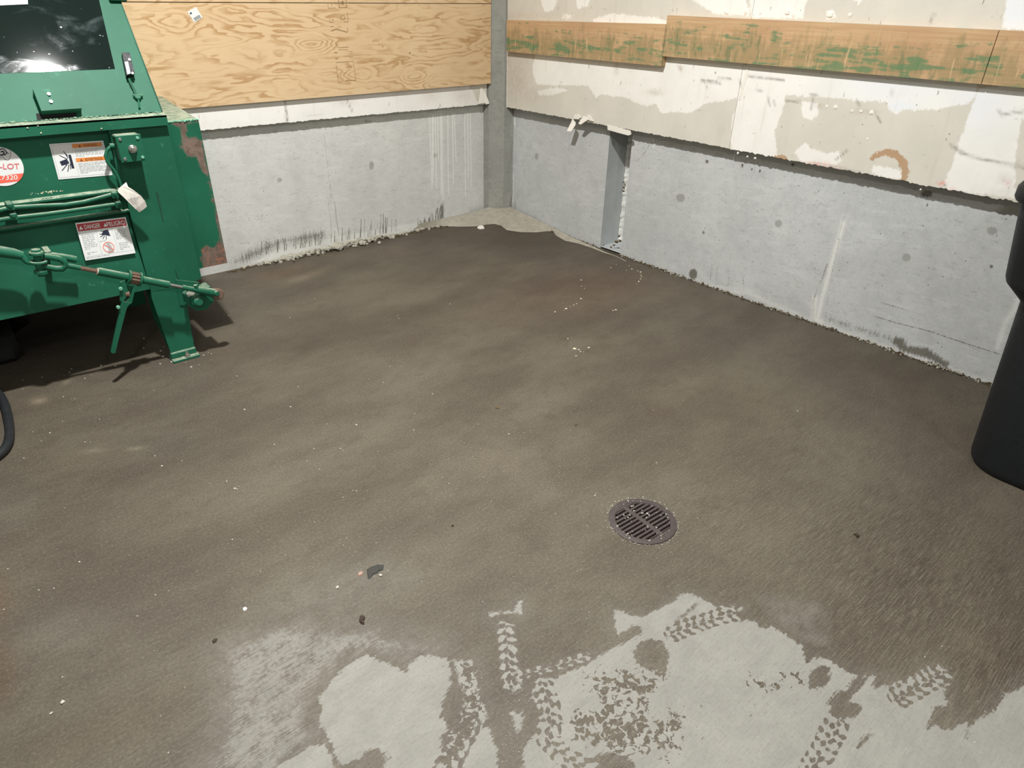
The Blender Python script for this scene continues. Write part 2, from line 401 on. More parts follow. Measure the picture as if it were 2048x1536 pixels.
def mat_plank():
    m, nt, b = new_mat('worn_lumber'); p = pos(nt)
    g = noise(nt, mapv(nt, p, (3, 3, 120)), 1.0, 4, 0.6); big = noise(nt, p, 3.0, 4)
    c = mix(nt, rng(nt, g, 0.3, 0.7), lin(204, 172, 132), lin(190, 154, 116))
    c = mix(nt, rng(nt, big, 0.45, 0.7, 0, 0.45), c, lin(186, 146, 112))
    s = nt.nodes.new('ShaderNodeSeparateXYZ'); setin(nt, s.inputs[0], p); z = s.outputs[2]
    vert = noise(nt, mapv(nt, p, (30, 30, 3)), 1.0, 3, 0.6); hz = noise(nt, mapv(nt, p, (6, 6, 42)), 1.0, 3, 0.6); sm = noise(nt, p, 9, 4, 0.7)
    low = attr(nt, 'wear')
    a = mth(nt, 'ADD', mth(nt, 'MULTIPLY', vert, 0.45), mth(nt, 'MULTIPLY', sm, 0.6)); a = mth(nt, 'ADD', a, mth(nt, 'MULTIPLY', low, 0.34))
    c = mix(nt, rng(nt, a, 0.64, 0.82, 0, 0.62), c, lin(150, 134, 96))
    gv = mth(nt, 'ADD', mth(nt, 'MULTIPLY', noise(nt, mapv(nt, p, (34, 34, 9)), 1.0, 4, 0.7), 0.6), mth(nt, 'MULTIPLY', noise(nt, p, 6, 3), 0.4))
    gv = mth(nt, 'ADD', gv, mth(nt, 'MULTIPLY', low, 0.13))
    c = mix(nt, rng(nt, gv, 0.63, 0.71, 0, 0.6), c, lin(104, 120, 84))
    gq = mth(nt, 'ADD', mth(nt, 'MULTIPLY', hz, 0.62), mth(nt, 'MULTIPLY', noise(nt, p, 13, 3, 0.7), 0.42))
    gq = mth(nt, 'ADD', gq, mth(nt, 'MULTIPLY', low, 0.14))
    c = mix(nt, rng(nt, gq, 0.63, 0.72, 0, 0.8), c, lin(98, 132, 94))
    pale = noise(nt, mapv(nt, p, (45, 45, 5)), 1.0, 3, 0.7)
    c = mix(nt, mth(nt, 'MULTIPLY', rng(nt, pale, 0.58, 0.70, 0, 0.7), low), c, lin(216, 184, 142))
    dk = noise(nt, p, 70, 2, 0.5, 1.5)
    c = mix(nt, rng(nt, dk, 0.72, 0.78, 0, 0.6), c, lin(98, 76, 54))
    setin(nt, b.inputs['Base Color'], c); b.inputs['Roughness'].default_value = 0.75
    b.inputs['Specular IOR Level'].default_value = 0.25
    setin(nt, b.inputs['Normal'], bump(nt, g, 0.15, 0.002))
    return m

def mat_green(name='green_enamel', rust=False, dust=0.5):
    m, nt, b = new_mat(name); p = pos(nt)
    n1 = noise(nt, p, 3.5, 4); n2 = noise(nt, p, 30, 4, 0.65); n3 = noise(nt, p, 160, 3, 0.6)
    c = mix(nt, rng(nt, n1, 0.3, 0.7), lin(30, 97, 73), lin(25, 85, 62))
    c = mix(nt, rng(nt, n2, 0.62, 0.74, 0, 0.25), c, lin(78, 152, 122))
    geo = nt.nodes.new('ShaderNodeNewGeometry'); s = nt.nodes.new('ShaderNodeSeparateXYZ'); setin(nt, s.inputs[0], geo.outputs['Normal'])
    up = rng(nt, s.outputs[2], 0.55, 0.98)
    d = mth(nt, 'MULTIPLY', up, rng(nt, n2, 0.3, 0.65, 0.35, 1.0))
    c = mix(nt, mth(nt, 'MULTIPLY', d, dust), c, lin(160, 166, 146))
    rough = 0.55
    if rust:
        r = attr(nt, 'rust')
        k = rng(nt, mth(nt, 'ADD', r, mth(nt, 'MULTIPLY', mth(nt, 'SUBTRACT', n2, 0.5), 0.06)), -0.004, 0.008)
        rc = mix(nt, rng(nt, n2, 0.35, 0.65), lin(118, 102, 92), lin(96, 80, 70))
        rc = mix(nt, rng(nt, noise(nt, p, 55, 3), 0.5, 0.65), rc, mix(nt, attr(nt, 'deep'), lin(120, 100, 90), lin(138, 96, 78)))
        c = mix(nt, k, c, rc); rough = mixf(nt, k, 0.45, 0.8)
        c = mix(nt, rng(nt, n3, 0.66, 0.74, 0, 0.5), c, lin(120, 110, 96))
    else:
        c = mix(nt, rng(nt, n3, 0.70, 0.78, 0, 0.5), c, lin(140, 160, 140))
    setin(nt, b.inputs['Base Color'], c); setin(nt, b.inputs['Roughness'], rough)
    b.inputs['Specular IOR Level'].default_value = 0.26
    setin(nt, b.inputs['Normal'], bump(nt, n2, 0.06, 0.003))
    return m

def mat_window():
    m, nt, b = new_mat('scratched_dark_acrylic'); p = pos(nt)
    sm = noise(nt, mapv(nt, p, (2.2, 3, 4.5), (0, 0.3, 0)), 2.2, 5, 0.6, 0.8); s2 = noise(nt, mapv(nt, p, (60, 6, 6), (0, 0.5, 0)), 1.0, 2, 0.5)
    sp = noise(nt, p, 60, 2)
    k = mth(nt, 'ADD', rng(nt, sm, 0.50, 0.80, 0, 0.55), rng(nt, s2, 0.74, 0.80, 0, 0.35))
    k = mth(nt, 'ADD', k, rng(nt, sp, 0.72, 0.76, 0, 0.7), clamp=True)
    setin(nt, b.inputs['Base Color'], mix(nt, k, lin(15, 27, 25), lin(80, 98, 98)))
    setin(nt, b.inputs['Roughness'], mixf(nt, k, 0.045, 0.30)); b.inputs['Specular IOR Level'].default_value = 0.6
    return m

F_MAT = mat_floor()
CONC_R = mat_concrete('cast_concrete_cool', lin(202, 204, 203), lin(164, 167, 167))
CONC_L = mat_concrete('cast_concrete_pale', lin(216, 216, 211), lin(182, 182, 176))
POST = mat_concrete('grouted_concrete', lin(158, 158, 150), lin(112, 112, 106))
DRY = mat_drywall(); PLY = mat_ply(); PLANK = mat_plank()
GREEN = mat_green(); GREEN_D = mat_green('green_enamel_dusty', dust=1.0); RUSTY = mat_green('green_enamel_rusted', True, 1.0)
GLASS = mat_window()
BLACK = simple('black_plastic', lin(24, 27, 30), 0.55, var=0.2, vscale=60, spec=0.35, bmp=0.05)
RUBBER = simple('black_rubber', lin(34, 36, 38), 0.6, spec=0.35)
DARK = simple('oily_black_steel', lin(30, 31, 30), 0.7, spec=0.2, var=0.4, vscale=14)
STEEL = simple('bright_zinc', lin(196, 196, 190), 0.28, 0.9)
IRON = simple('cast_iron', lin(76, 67, 65), 0.6, 0.15, var=0.35, vscale=60, bmp=0.3)
RUSTM = simple('rusted_steel', lin(112, 90, 76), 0.8, 0.2, var=0.4, vscale=90)
PAPER = simple('white_vinyl', lin(226, 228, 226), 0.4, var=0.03)
DIRTP = simple('soiled_paper', lin(214, 208, 198), 0.7, var=0.1, vscale=50)
ORANGE = simple('orange_print', lin(226, 140, 72), 0.45, var=0.05)
RED = simple('red_print', lin(178, 58, 66), 0.45, var=0.05)
CORAL = simple('coral_print', lin(238, 104, 84), 0.45, var=0.05)
NAVY = simple('navy_print', lin(38, 44, 62), 0.45, var=0.05)
GREYP = simple('grey_print', lin(176, 178, 178), 0.5, var=0.05)
BROWNP = simple('brown_ink', lin(132, 76, 30), 0.5, var=0.1)
INK = simple('faded_ink', lin(160, 130, 92), 0.7, var=0.15, vscale=90)
INKB = simple('black_ink', lin(60, 62, 66), 0.6, var=0.1)
CRUMB = simple('pale_crumb', lin(188, 184, 172), 0.9, var=0.06, spec=0.15)
GYPS = simple('gypsum_white', lin(236, 232, 222), 0.85, var=0.06, vscale=120, spec=0.2)
CREAM = simple('cream_flake', lin(206, 197, 172), 0.85, var=0.06, spec=0.2)
MORT = simple('mortar', lin(166, 160, 146), 0.9, var=0.30, vscale=26, spec=0.2, bmp=1.0)
CHIP = simple('base_grit', lin(176, 172, 158), 0.9, var=0.4, vscale=30, spec=0.2)
MUCK = simple('dark_grit', lin(98, 84, 64), 0.9, var=0.4, vscale=60, spec=0.2)
LEAF = simple('dark_crud', lin(66, 56, 48), 0.85, var=0.2, spec=0.2)
GUM = simple('flattened_gum', lin(66, 66, 62), 0.8, var=0.25, vscale=80, spec=0.25)
PINK = simple('pink_crumb', lin(172, 142, 130), 0.85, spec=0.2)
CEILM = simple('ceiling_paint', lin(196, 196, 192), 0.9, var=0.04, vscale=6)
PLAINW = simple('plain_wall_paint', lin(186, 184, 178), 0.9, var=0.05, vscale=6)

# ------------------------------------------------------------------ FLOOR
def FP(lst): return np.array([fl(x, y)[:2] for x, y in lst])
A5 = lambda l: sc(l, 780, 1160, 0.2448)
A6 = lambda l: sc(l, 1200, 1160, 0.2448)
A7 = lambda l: sc(l, 1600, 1200, 0.21875)
A4 = lambda l: sc(l, 350, 1260, 0.21973)
BIG = ([(1044, 1700), (1044, 1560), (1046, 1498), (1063, 1476), (1078, 1462), (1090, 1440), (1085, 1410), (1062, 1397), (1074, 1375), (1098, 1366), (1135, 1344), (1172, 1329), (1200, 1308)]
       + A6([(150, 540), (250, 490), (330, 440), (340, 400), (310, 375), (255, 370), (240, 405), (170, 425), (150, 460), (125, 400), (115, 240), (200, 260), (270, 295), (380, 290), (460, 250), (560, 200), (680, 105), (740, 110), (830, 150), (980, 230), (985, 270), (1165, 222), (1172, 240), (1050, 285), (1100, 340), (1200, 325), (1260, 335), (1310, 385), (1345, 390), (1400, 375), (1560, 470), (1650, 540), (1670, 640), (1700, 690), (1760, 640), (1800, 630)])
       + A7([(290, 560), (400, 640), (540, 690), (610, 700), (690, 690), (680, 740), (670, 810), (740, 790), (850, 770), (900, 740), (960, 800), (1010, 800), (1090, 700), (1200, 640), (1300, 670), (1340, 740), (1310, 850), (1340, 900), (1345, 970), (1230, 970), (1200, 1040), (1190, 1110), (1160, 1195), (1240, 1130), (1300, 1190), (1390, 1180), (1450, 1140), (1535, 1125), (1550, 1170), (1505, 1262), (1620, 1090), (1750, 1020), (1820, 930), (1880, 850), (1960, 830), (2048, 780)])
       + [(2120, 1330), (2350, 1250), (2600, 1700)])
D1 = [(693, 1332), (712, 1318), (735, 1310), (760, 1320), (790, 1333), (812, 1345), (819, 1326), (841, 1312), (866, 1309), (897, 1319), (902, 1346), (902, 1368), (888, 1395), (883, 1419), (888, 1441), (897, 1459), (880, 1478), (890, 1503), (878, 1700), (760, 1700), (767, 1530), (778, 1513), (750, 1497), (728, 1504), (719, 1517), (690, 1529), (675, 1528), (669, 1504), (651, 1464), (636, 1449), (638, 1427), (645, 1418), (636, 1396), (664, 1359)]
D1B = A4([(960, 1220), (1120, 1140), (1220, 1060), (1350, 1040), (1400, 1100), (1440, 1200), (1440, 2000), (300, 2000)])
D2 = [(907, 1321), (946, 1321), (950, 1351), (958, 1380), (956, 1400), (968, 1410), (976, 1434), (966, 1446), (937, 1427), (915, 1436), (927, 1417), (929, 1385), (917, 1361)]
D3 = [(966, 1449), (983, 1461), (988, 1483), (995, 1503), (1003, 1700), (890, 1700), (927, 1508), (951, 1473)]
D4 = [(1022, 1424), (1047, 1424), (1042, 1461), (1032, 1466)]
D7 = A5([(810, 270), (930, 250), (1010, 260), (1050, 175), (1080, 165), (1085, 295), (1040, 270), (900, 275), (830, 310)])
WETS = [A7([(540, 690), (610, 700), (560, 780), (470, 900), (450, 930), (560, 960), (540, 1040), (480, 1070), (410, 1070), (440, 1150), (450, 1200), (420, 1260), (370, 1310), (310, 1240), (330, 1150), (340, 1070), (240, 1140), (160, 1200), (250, 1050), (300, 980), (250, 950), (310, 880), (360, 840), (430, 810)]),
        A7([(70, 800), (100, 640), (180, 590), (250, 600), (280, 660), (250, 770), (150, 810)]),
        A7([(520, 1340), (560, 1270), (660, 1210), (620, 1270), (560, 1330)]),
        A6([(270, 600), (330, 510), (420, 480), (500, 500), (550, 580), (560, 660), (540, 760), (430, 740), (380, 720), (300, 680)]),
        A6([(-150, 1500), (0, 1420), (100, 1400), (200, 1440), (280, 1500), (420, 1800), (-150, 1800)]),
        A6([(800, 190), (640, 350), (585, 385), (580, 370), (640, 330), (770, 200)])]
SPOTS = [A6([(-160, 760), (0, 700), (250, 700), (560, 760), (530, 900), (450, 1040), (640, 1000), (900, 1040), (930, 1230), (830, 1400), (560, 1500), (200, 1450), (-100, 1400), (-300, 1300), (-330, 1120), (-200, 1000), (-60, 1000)]),
         A6([(1080, 650), (1250, 720), (1400, 760), (1700, 640), (1700, 880), (1500, 920), (1400, 990), (1350, 1060), (1280, 1180), (1080, 1180), (1100, 900)]),
         A5([(-60, 440), (300, 420), (520, 480), (600, 640), (420, 700), (200, 640), (60, 760), (-60, 640)]),
         A5([(500, 640), (720, 640), (800, 1100), (700, 1300), (560, 1500), (400, 1500), (430, 1100), (560, 900)])]
TRACKS = [  # centre line, half width (px), bias (+ dry / - wet)
    (A5([(945, 400), (965, 560), (975, 700), (1000, 850)]), 25, 0.001),
    (A5([(1040, 790), (1200, 740), (1380, 690), (1600, 620)]), 15, 0.000),
    (A5([(1250, 860), (1300, 1000), (1320, 1160), (1290, 1300), (1400, 1430), (1620, 1560)]), 27, 0.001),
    (A5([(640, 1180), (560, 1350), (430, 1580)]), 30, 0.000),
    (A6([(600, 440), (820, 350), (1070, 270)]), 25, 0.001),
    (A7([(900, 900), (1080, 790), (1290, 670)]), 27, 0.001),
    (A7([(90, 1540), (200, 1400), (330, 1150)]), 30, 0.004)]
DUSTS = [([(420, 1290), (560, 1230), (740, 1240), (900, 1280), (880, 1330), (700, 1330), (640, 1400), (660, 1480), (600, 1540), (560, 1600), (380, 1600), (420, 1440)], 0.95, 0.11),
         ([(560, 1170), (760, 1110), (860, 1150), (640, 1270), (420, 1340)], 0.42, 0.14),
         (A6([(1280, 140), (1500, 140), (1850, 210), (1850, 420), (1879, 560), (1650, 520), (1420, 360)]), 0.62, 0.05)]
TINTS = [(60, 960, 280, 170, -12, (0.84, 0.80, 0.78), 0.8), (60, 1480, 260, 130, -15, (0.78, 0.76, 0.72), 0.8), (60, 690, 210, 40, -10, (0.35, 0.33, 0.31), 0.95), (250, 650, 150, 40, -10, (0.4, 0.38, 0.36), 0.9),   # px centre, radii, angle, colour multiplier, strength  (slab stains and damp, plus painted shade under the compactor and painted edge falloff)
    (1180, 575, 150, 45, -8, (1.08, 0.86, 0.80), 0.8), (560, 548, 60, 12, -12, (1.25, 0.98, 0.80), 0.7), (780, 645, 190, 26, -12, (0.70, 0.66, 0.66), 0.75),
    (615, 697, 45, 14, -20, (0.62, 0.58, 0.54), 0.7), (1205, 690, 18, 26, 0, (0.80, 0.78, 0.74), 0.6), (1010, 470, 240, 46, 4, (0.74, 0.70, 0.70), 0.8),
    (-8, 1200, 30, 40, 0, (1.0, 0.74, 0.56), 0.8), (-8, 1345, 36, 60, 0, (0.95, 0.66, 0.5), 0.8), (150, 1080, 190, 70, -12, (0.74, 0.68, 0.70), 0.75),
    (130, 1255, 90, 45, -15, (1.35, 1.42, 1.5), 0.8), (20, 1010, 60, 50, 0, (1.15, 1.25, 1.32), 0.7), (270, 897, 20, 4, -6, (2.1, 2.1, 2.05), 0.8), (185, 902, 28, 4, -5, (1.8, 1.8, 1.78), 0.7),
    (77, 802, 16, 7, -10, (2.4, 2.4, 2.25), 0.9), (133, 764, 9, 4, -25, (2.0, 2.0, 1.9), 0.8), (330, 890, 60, 25, 0, (0.85, 0.92, 0.95), 0.7), (1880, 800, 190, 150, 20, (0.72, 0.68, 0.68), 0.8), (1900, 1120, 260, 200, 25, (0.74, 0.70, 0.66), 0.85),
    (2030, 1330, 120, 110, 0, (0.70, 0.64, 0.60), 0.8), (100, 800, 200, 60, -12, (0.78, 0.74, 0.70), 0.7), (480, 1060, 330, 60, -15, (0.86, 0.84, 0.80), 0.6),
    (420, 690, 60, 22, 10, (0.90, 0.80, 0.74), 0.6), (1150, 950, 300, 180, -15, (1.14, 1.13, 1.10), 0.8), (1480, 800, 260, 80, 8, (1.06, 1.04, 1.0), 0.6), (720, 950, 240, 90, -12, (1.04, 1.04, 1.0), 0.6),
    (620, 550, 55, 7, -20, (1.7, 1.65, 1.55), 0.8), (800, 497, 40, 14, -15, (1.25, 1.2, 1.22), 0.7), (1100, 834, 14, 6, 0, (0.66, 0.62, 0.58), 0.8), (1150, 1188, 22, 14, 0, (0.72, 0.68, 0.62), 0.6),
    (845, 620, 50, 10, -14, (0.72, 0.68, 0.66), 0.7), (1320, 820, 40, 14, 10, (0.88, 0.80, 0.74), 0.6), (700, 560, 120, 40, -10, (1.06, 1.05, 1.02), 0.6), (1180, 640, 20, 50, 0, (0.92, 0.86, 0.82), 0.6), (1430, 610, 90, 22, 20, (0.80, 0.74, 0.68), 0.6),
    (430, 650, 50, 16, -18, (0.62, 0.58, 0.58), 0.8), (250, 1450, 260, 60, -20, (0.88, 0.84, 0.78), 0.7), (1600, 690, 200, 40, 22, (0.84, 0.80, 0.78), 0.6)]

xs = spans((-7, -3.9, 0.3), (-3.9, -3.3, 0.012), (-3.3, -1.62, 0.0045), (-1.62, 0.0, 0.014), (0.0, 0.25, 0.05))
ys = spans((-8, -4.75, 0.3), (-4.75, -4.35, 0.014), (-4.35, -2.7, 0.0045), (-2.7, 0.0, 0.014), (0.0, 0.2, 0.05))
U, W = np.meshgrid(xs, ys, indexing='ij'); PT = np.stack([U.ravel(), W.ravel()], 1)
dry = np.full(len(PT), -1.0)
for q in (BIG, D1, D1B, D2, D3, D4, D7): dry = np.maximum(dry, sdf(PT, FP(q)))
for q in WETS: dry = np.minimum(dry, -sdf(PT, FP(q)))
dots = np.zeros(len(PT)); dust = np.zeros(len(PT))
for i, q in enumerate(SPOTS): dots = np.maximum(dots, np.clip(sdf(PT, FP(q))/0.045+0.25, 0, 1)*(1.0 if i in (0, 3) else 0.75))
for q, a, w in DUSTS: dust = np.maximum(dust, np.clip(sdf(PT, FP(q))/w+0.4, 0, 1)*a)
trk = np.zeros((len(PT), 3)); best = np.full(len(PT), 1e9)
for line, hw, bias in TRACKS:
    L = FP(line); mpp = np.linalg.norm(fl(line[0][0]+hw, line[0][1])-fl(*line[0])); acc = 0.0
    for a, c in zip(L[:-1], L[1:]):
        e = c-a; ln = np.linalg.norm(e); e = e/ln; w = PT-a; t = w@e; tc = np.clip(t, 0, ln); dv = w-tc[:, None]*e; dd = np.linalg.norm(dv, axis=1)
        side = np.sign(w[:, 0]*e[1]-w[:, 1]*e[0]); sel = (dd < mpp*1.4) & (dd < best)
        best[sel] = dd[sel]; mk = np.clip((mpp-dd)/0.010, 0, 1)
        trk[sel, 0] = acc+t[sel]; trk[sel, 1] = (side*dd)[sel]; trk[sel, 2] = mk[sel]
        dry[sel] = dry[sel]*(1-mk[sel])+bias*mk[sel]; acc += ln
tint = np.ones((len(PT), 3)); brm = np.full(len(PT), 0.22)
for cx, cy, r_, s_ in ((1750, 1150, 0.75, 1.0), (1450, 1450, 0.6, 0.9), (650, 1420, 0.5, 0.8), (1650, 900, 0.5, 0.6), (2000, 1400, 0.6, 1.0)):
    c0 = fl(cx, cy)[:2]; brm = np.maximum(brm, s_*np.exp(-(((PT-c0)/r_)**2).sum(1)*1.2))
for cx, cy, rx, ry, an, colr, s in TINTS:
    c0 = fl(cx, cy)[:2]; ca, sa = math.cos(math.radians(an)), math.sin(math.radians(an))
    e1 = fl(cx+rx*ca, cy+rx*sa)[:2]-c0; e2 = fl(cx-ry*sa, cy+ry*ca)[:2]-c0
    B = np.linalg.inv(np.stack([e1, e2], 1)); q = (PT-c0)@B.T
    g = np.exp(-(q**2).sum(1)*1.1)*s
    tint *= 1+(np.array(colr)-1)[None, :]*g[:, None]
drain_c = fl(1285, 1042)
DR = 0.112
def floor_hole(a, c): return (a-drain_c[0])**2+(c-drain_c[1])**2 < (DR-0.012)**2
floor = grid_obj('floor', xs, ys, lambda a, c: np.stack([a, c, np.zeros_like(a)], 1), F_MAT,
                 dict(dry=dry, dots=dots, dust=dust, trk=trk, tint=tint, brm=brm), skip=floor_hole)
tag(floor, kind='structure')

# ------------------------------------------------------------------ WALLS
def gauss_px(P, pts_fn, lst):
    """soft marks: list of (x, y, rx, ry) in photo pixels projected on the wall"""
    out = np.zeros(len(P))
    for x, y, rx, ry, s in lst:
        c = pts_fn(x, y); a = pts_fn(x+rx, y)-c; b2 = pts_fn(x, y+ry)-c
        B = np.linalg.inv(np.stack([a, b2], 1)); q = (P-c)@B.T
        out = np.maximum(out, s*np.exp(-(q**2).sum(1)))
    return out
def ell(P, fn, lst):
    out = np.full(len(P), -1.0)
    for x, y, rx, ry in lst:
        out = np.maximum(out, sdf(P, [fn(x+rx*math.cos(t), y+ry*math.sin(t)) for t in np.linspace(0, 6.28, 14)[:-1]]))
    return out
def lines(P, fn, lst, fall=1.0):
    out = np.zeros(len(P))
    for pl, w, s in lst:
        L = [fn(*p) for p in pl]
        for a, b2 in zip(L[:-1], L[1:]):
            e = b2-a; t = np.clip(((P-a)@e)/max(e@e, 1e-9), 0, 1); d = np.linalg.norm(P-a-t[:, None]*e, axis=1)
            out = np.maximum(out, s*np.exp(-(d/w)**2))
    return out

# left wall: plane Y = 0
LW = lambda x, y: yp(x, y, 0.0)[[0, 2]]
lx = spans((-7, -2.4, 0.2), (-2.4, 0.0, 0.0042)); lz = spans((0, 0.9, 0.0042), (0.9, CEIL, 0.5))
A_, B_ = np.meshgrid(lx, lz, indexing='ij'); P = np.stack([A_.ravel(), B_.ravel()], 1)
T2 = lambda l: sc(l, 420, 400, 480/2048)
mould = sdf(P, [LW(*p) for p in T2([(180, 540), (280, 440), (400, 390), (520, 330), (700, 300), (850, 260), (980, 250), (1000, 330), (860, 370), (640, 380), (560, 430), (420, 500), (300, 545)])])
st = np.clip(mould/0.05*0.28+0.42, 0, 0.66)
dr = []
rd = random.Random(3)
for i in range(85):
    x = rd.uniform(430, 1620); base = 470-(x-430)*0.175; top = base-rd.uniform(40, 150)*(1.15 if x > 1200 else 0.8)
    a, b2 = T2([(x, base), (x+rd.uniform(-4, 8), top)]); dr.append(([a, b2], 0.004, rd.uniform(0.45, 0.9)))
for i in range(30):
    x = rd.uniform(1750, 2010); yb = 215-(x-1750)*0.2; a, b2 = T2([(x, yb), (x+rd.uniform(-6, 12), yb-rd.uniform(20, 60)-max(0, x-1860)*0.75)]); dr.append(([a, b2], 0.0045, rd.uniform(0.5, 0.95)))
st = np.maximum(st, lines(P, LW, dr))
C4 = lambda l: sc(l, 400, 200, 0.3418)
st = np.maximum(st, lines(P, LW, [(C4([(725, 200), (740, 330), (752, 430), (765, 540)]), 0.004, 0.62), (C4([(768, 550), (750, 620), (765, 700), (770, 790)]), 0.010, 0.5), (C4([(768, 550), (790, 610), (798, 700), (812, 780)]), 0.010, 0.5), (C4([(1665, 160), (1668, 640)]), 0.012, 0.42)]))
st = np.maximum(st, gauss_px(P, LW, [(495, 270, 14, 5, 0.5), (548, 263, 10, 7, 0.5), (735, 243, 16, 8, 0.55), (560, 360, 4, 4, 0.2)]))
pat = ell(P, LW, [(559, 360, 5, 5), (743, 331, 5, 9), (871, 311, 4, 5)])
lt = [(C4([(x+rd.uniform(-4, 4), 85-(x-1340)*0.03), (x+rd.uniform(0, 14), rd.uniform(330, 620))]), 0.0042, rd.uniform(0.8, 1.0)) for x in (1345, 1362, 1376, 1392, 1404, 1418, 1450, 1478, 1488, 1552, 1568, 1578, 1360, 1412)]
lite = lines(P, LW, lt)
lite = np.maximum(lite, np.clip(sdf(P, [LW(*p) for p in T2([(330, 535), (420, 515), (560, 440), (900, 360), (1300, 280), (1700, 210), (2048, 150), (2048, 240), (1700, 270), (1200, 350), (700, 470), (420, 530)])])/0.02+0.4, 0, 0.35))
wall_left = grid_obj('wall_left', lx, lz, lambda a, c: np.stack([a, np.zeros_like(a), c], 1), CONC_L, dict(stain=st, pat=pat, lite=lite))
tag(wall_left, kind='structure')

# right wall: plane X = 0, with a wedge-shaped pocket between Y -1.11 and -1.305
RW = lambda x, y: xp(x, y, 0.0)[[1, 2]]
ry = spans((-8, -3.8, 0.2), (-3.8, -1.3, 0.0045), (-1.3, -1.11, 0.0195), (-1.11, 0, 0.0045)); rz = spans((0, 0.9, 0.0045), (0.9, CEIL, 0.5))
A_, B_ = np.meshgrid(ry, rz, indexing='ij'); P = np.stack([A_.ravel(), B_.ravel()], 1)
C8 = lambda l: sc(l, 1400, 300, 0.31641)
C7 = lambda l: sc(l, 960, 200, 0.26367)
st = np.clip(sdf(P, [RW(*p) for p in C8([(1210, 1210), (1240, 1185), (1290, 1200), (1300, 1240), (1440, 1255), (1500, 1300), (1570, 1350), (1550, 1375), (1450, 1320), (1280, 1270)])])/0.02*0.35+0.60, 0, 0.95)
st = np.maximum(st, lines(P, RW, [(C8([(0, 845), (700, 1095), (1250, 1290), (1830, 1490)]), 0.014, 0.62), (C8([(820, 1070), (1000, 1130), (1200, 1190)]), 0.030, 0.5), (C8([(100, 870), (350, 900), (600, 1040)]), 0.02, 0.42),
    (C8([(975, 215), (940, 330), (905, 450), (870, 570)]), 0.004, 0.55), (C8([(850, 640), (790, 760), (720, 950), (712, 1090)]), 0.012, 0.5), (C8([(880, 560), (850, 700), (820, 860), (790, 1080)]), 0.010, 0.45),
    (C8([(1145, 965), (1320, 1015)]), 0.0045, 0.62), (C8([(1100, 1050), (1230, 1090), (1450, 1145), (1700, 1230), (1890, 1290)]), 0.0045, 0.72), (C8([(655, 785), (770, 775)]), 0.008, 0.42), (C8([(1040, 563), (1120, 565)]), 0.007, 0.4),
    (C7([(1185, 470), (1250, 400), (1290, 330), (1380, 300)]), 0.004, 0.62), (C7([(268, 770), (262, 890)]), 0.008, 0.6), (C7([(185, 300), (180, 600)]), 0.02, 0.5), (C7([(300, 900), (560, 970), (720, 1080), (900, 1110)]), 0.03, 0.42),
    (C8([(75, 715), (65, 820)]), 0.004, 0.6), (C8([(110, 740), (100, 825)]), 0.004, 0.7), (C8([(185, 760), (175, 870)]), 0.004, 0.62), (C8([(270, 770), (278, 885)]), 0.005, 0.6), (C8([(200, 780), (198, 860)]), 0.003, 0.5)]))
st = np.maximum(st, gauss_px(P, RW, [(1386, 548, 9, 12, 1.25), (1853, 388, 17, 10, 0.9), (1414, 323, 4, 5, 0.95), (1585, 329, 6, 6, 0.8), (1108, 459, 9, 7, 0.75), (1072, 433, 8, 8, 0.4), (1140, 450, 9, 14, 0.4), (1205, 490, 7, 6, 0.8), (1407, 465, 5, 6, 0.7), (1437, 548, 9, 9, 0.42), (1395, 498, 9, 8, 0.45), (1758, 461, 7, 6, 0.5), (1807, 467, 8, 6, 0.5), (1983, 533, 5, 5, 0.9)]))
pat = ell(P, RW, [(1557, 447, 8, 8), (1813, 515, 9, 9), (1073, 313, 4, 7), (1361, 396, 9, 9), (1984, 462, 11, 9)])
lite = lines(P, RW, [(C8([(905, 460), (880, 560), (845, 660), (810, 800), (770, 940), (740, 1080)]), 0.012, 0.7), (C8([(730, 940), (720, 1060), (760, 1090)]), 0.02, 0.6), (C7([(255, 560), (250, 780)]), 0.004, 0.9), (C7([(250, 90), (262, 180)]), 0.014, 0.8), (C7([(1312, 285), (1316, 360)]), 0.004, 0.8),
    (C8([(2010, 930), (1990, 1010), (1930, 1090), (1880, 1250)]), 0.012, 0.5), (C8([(0, 850), (300, 900), (700, 1080), (1250, 1280), (1830, 1480)]), 0.016, 0.35)])
hole_r = lambda a, c: (a > -1.30) & (a < -1.11) & (c < 0.95)
wall_right = grid_obj('wall_right', ry, rz, lambda a, c: np.stack([np.zeros_like(a), a, c], 1), CONC_R, dict(stain=st, pat=pat, lite=lite), skip=hole_r, flip=True)
tag(wall_right, kind='structure')
# pocket: a square post hole in the wall, its back filled with chipped white foam
PD = 0.19
mb = MB(); mb.add([V(0, -1.11, 0), V(PD, -1.11, 0), V(PD, -1.11, 0.95), V(0, -1.11, 0.95)], [(0, 1, 2, 3)])
mb.add([V(0, -1.30, 0), V(PD, -1.30, 0), V(PD, -1.30, 0.95), V(0, -1.30, 0.95)], [(0, 3, 2, 1)])
mb.add([V(0, -1.11, .95), V(PD, -1.11, .95), V(PD, -1.30, .95), V(0, -1.30, .95)], [(0, 1, 2, 3)])
mb.add([V(0, -1.11, .012), V(PD, -1.11, .012), V(PD, -1.30, .012), V(0, -1.30, .012)], [(0, 3, 2, 1)])
CONC_P = simple('pocket_concrete', lin(186, 190, 190), 0.85, var=0.14, vscale=14, spec=0.2)
mb.build('wall_pocket', CONC_P, wall_right)
mb = MB(); zz = np.linspace(0.012, 0.95, 48); rr = random.Random(4); vs = []
for z in zz:
    for k in range(6): vs.append(V(PD-0.004-rr.uniform(0, .010), -1.112-k*0.0372, z))
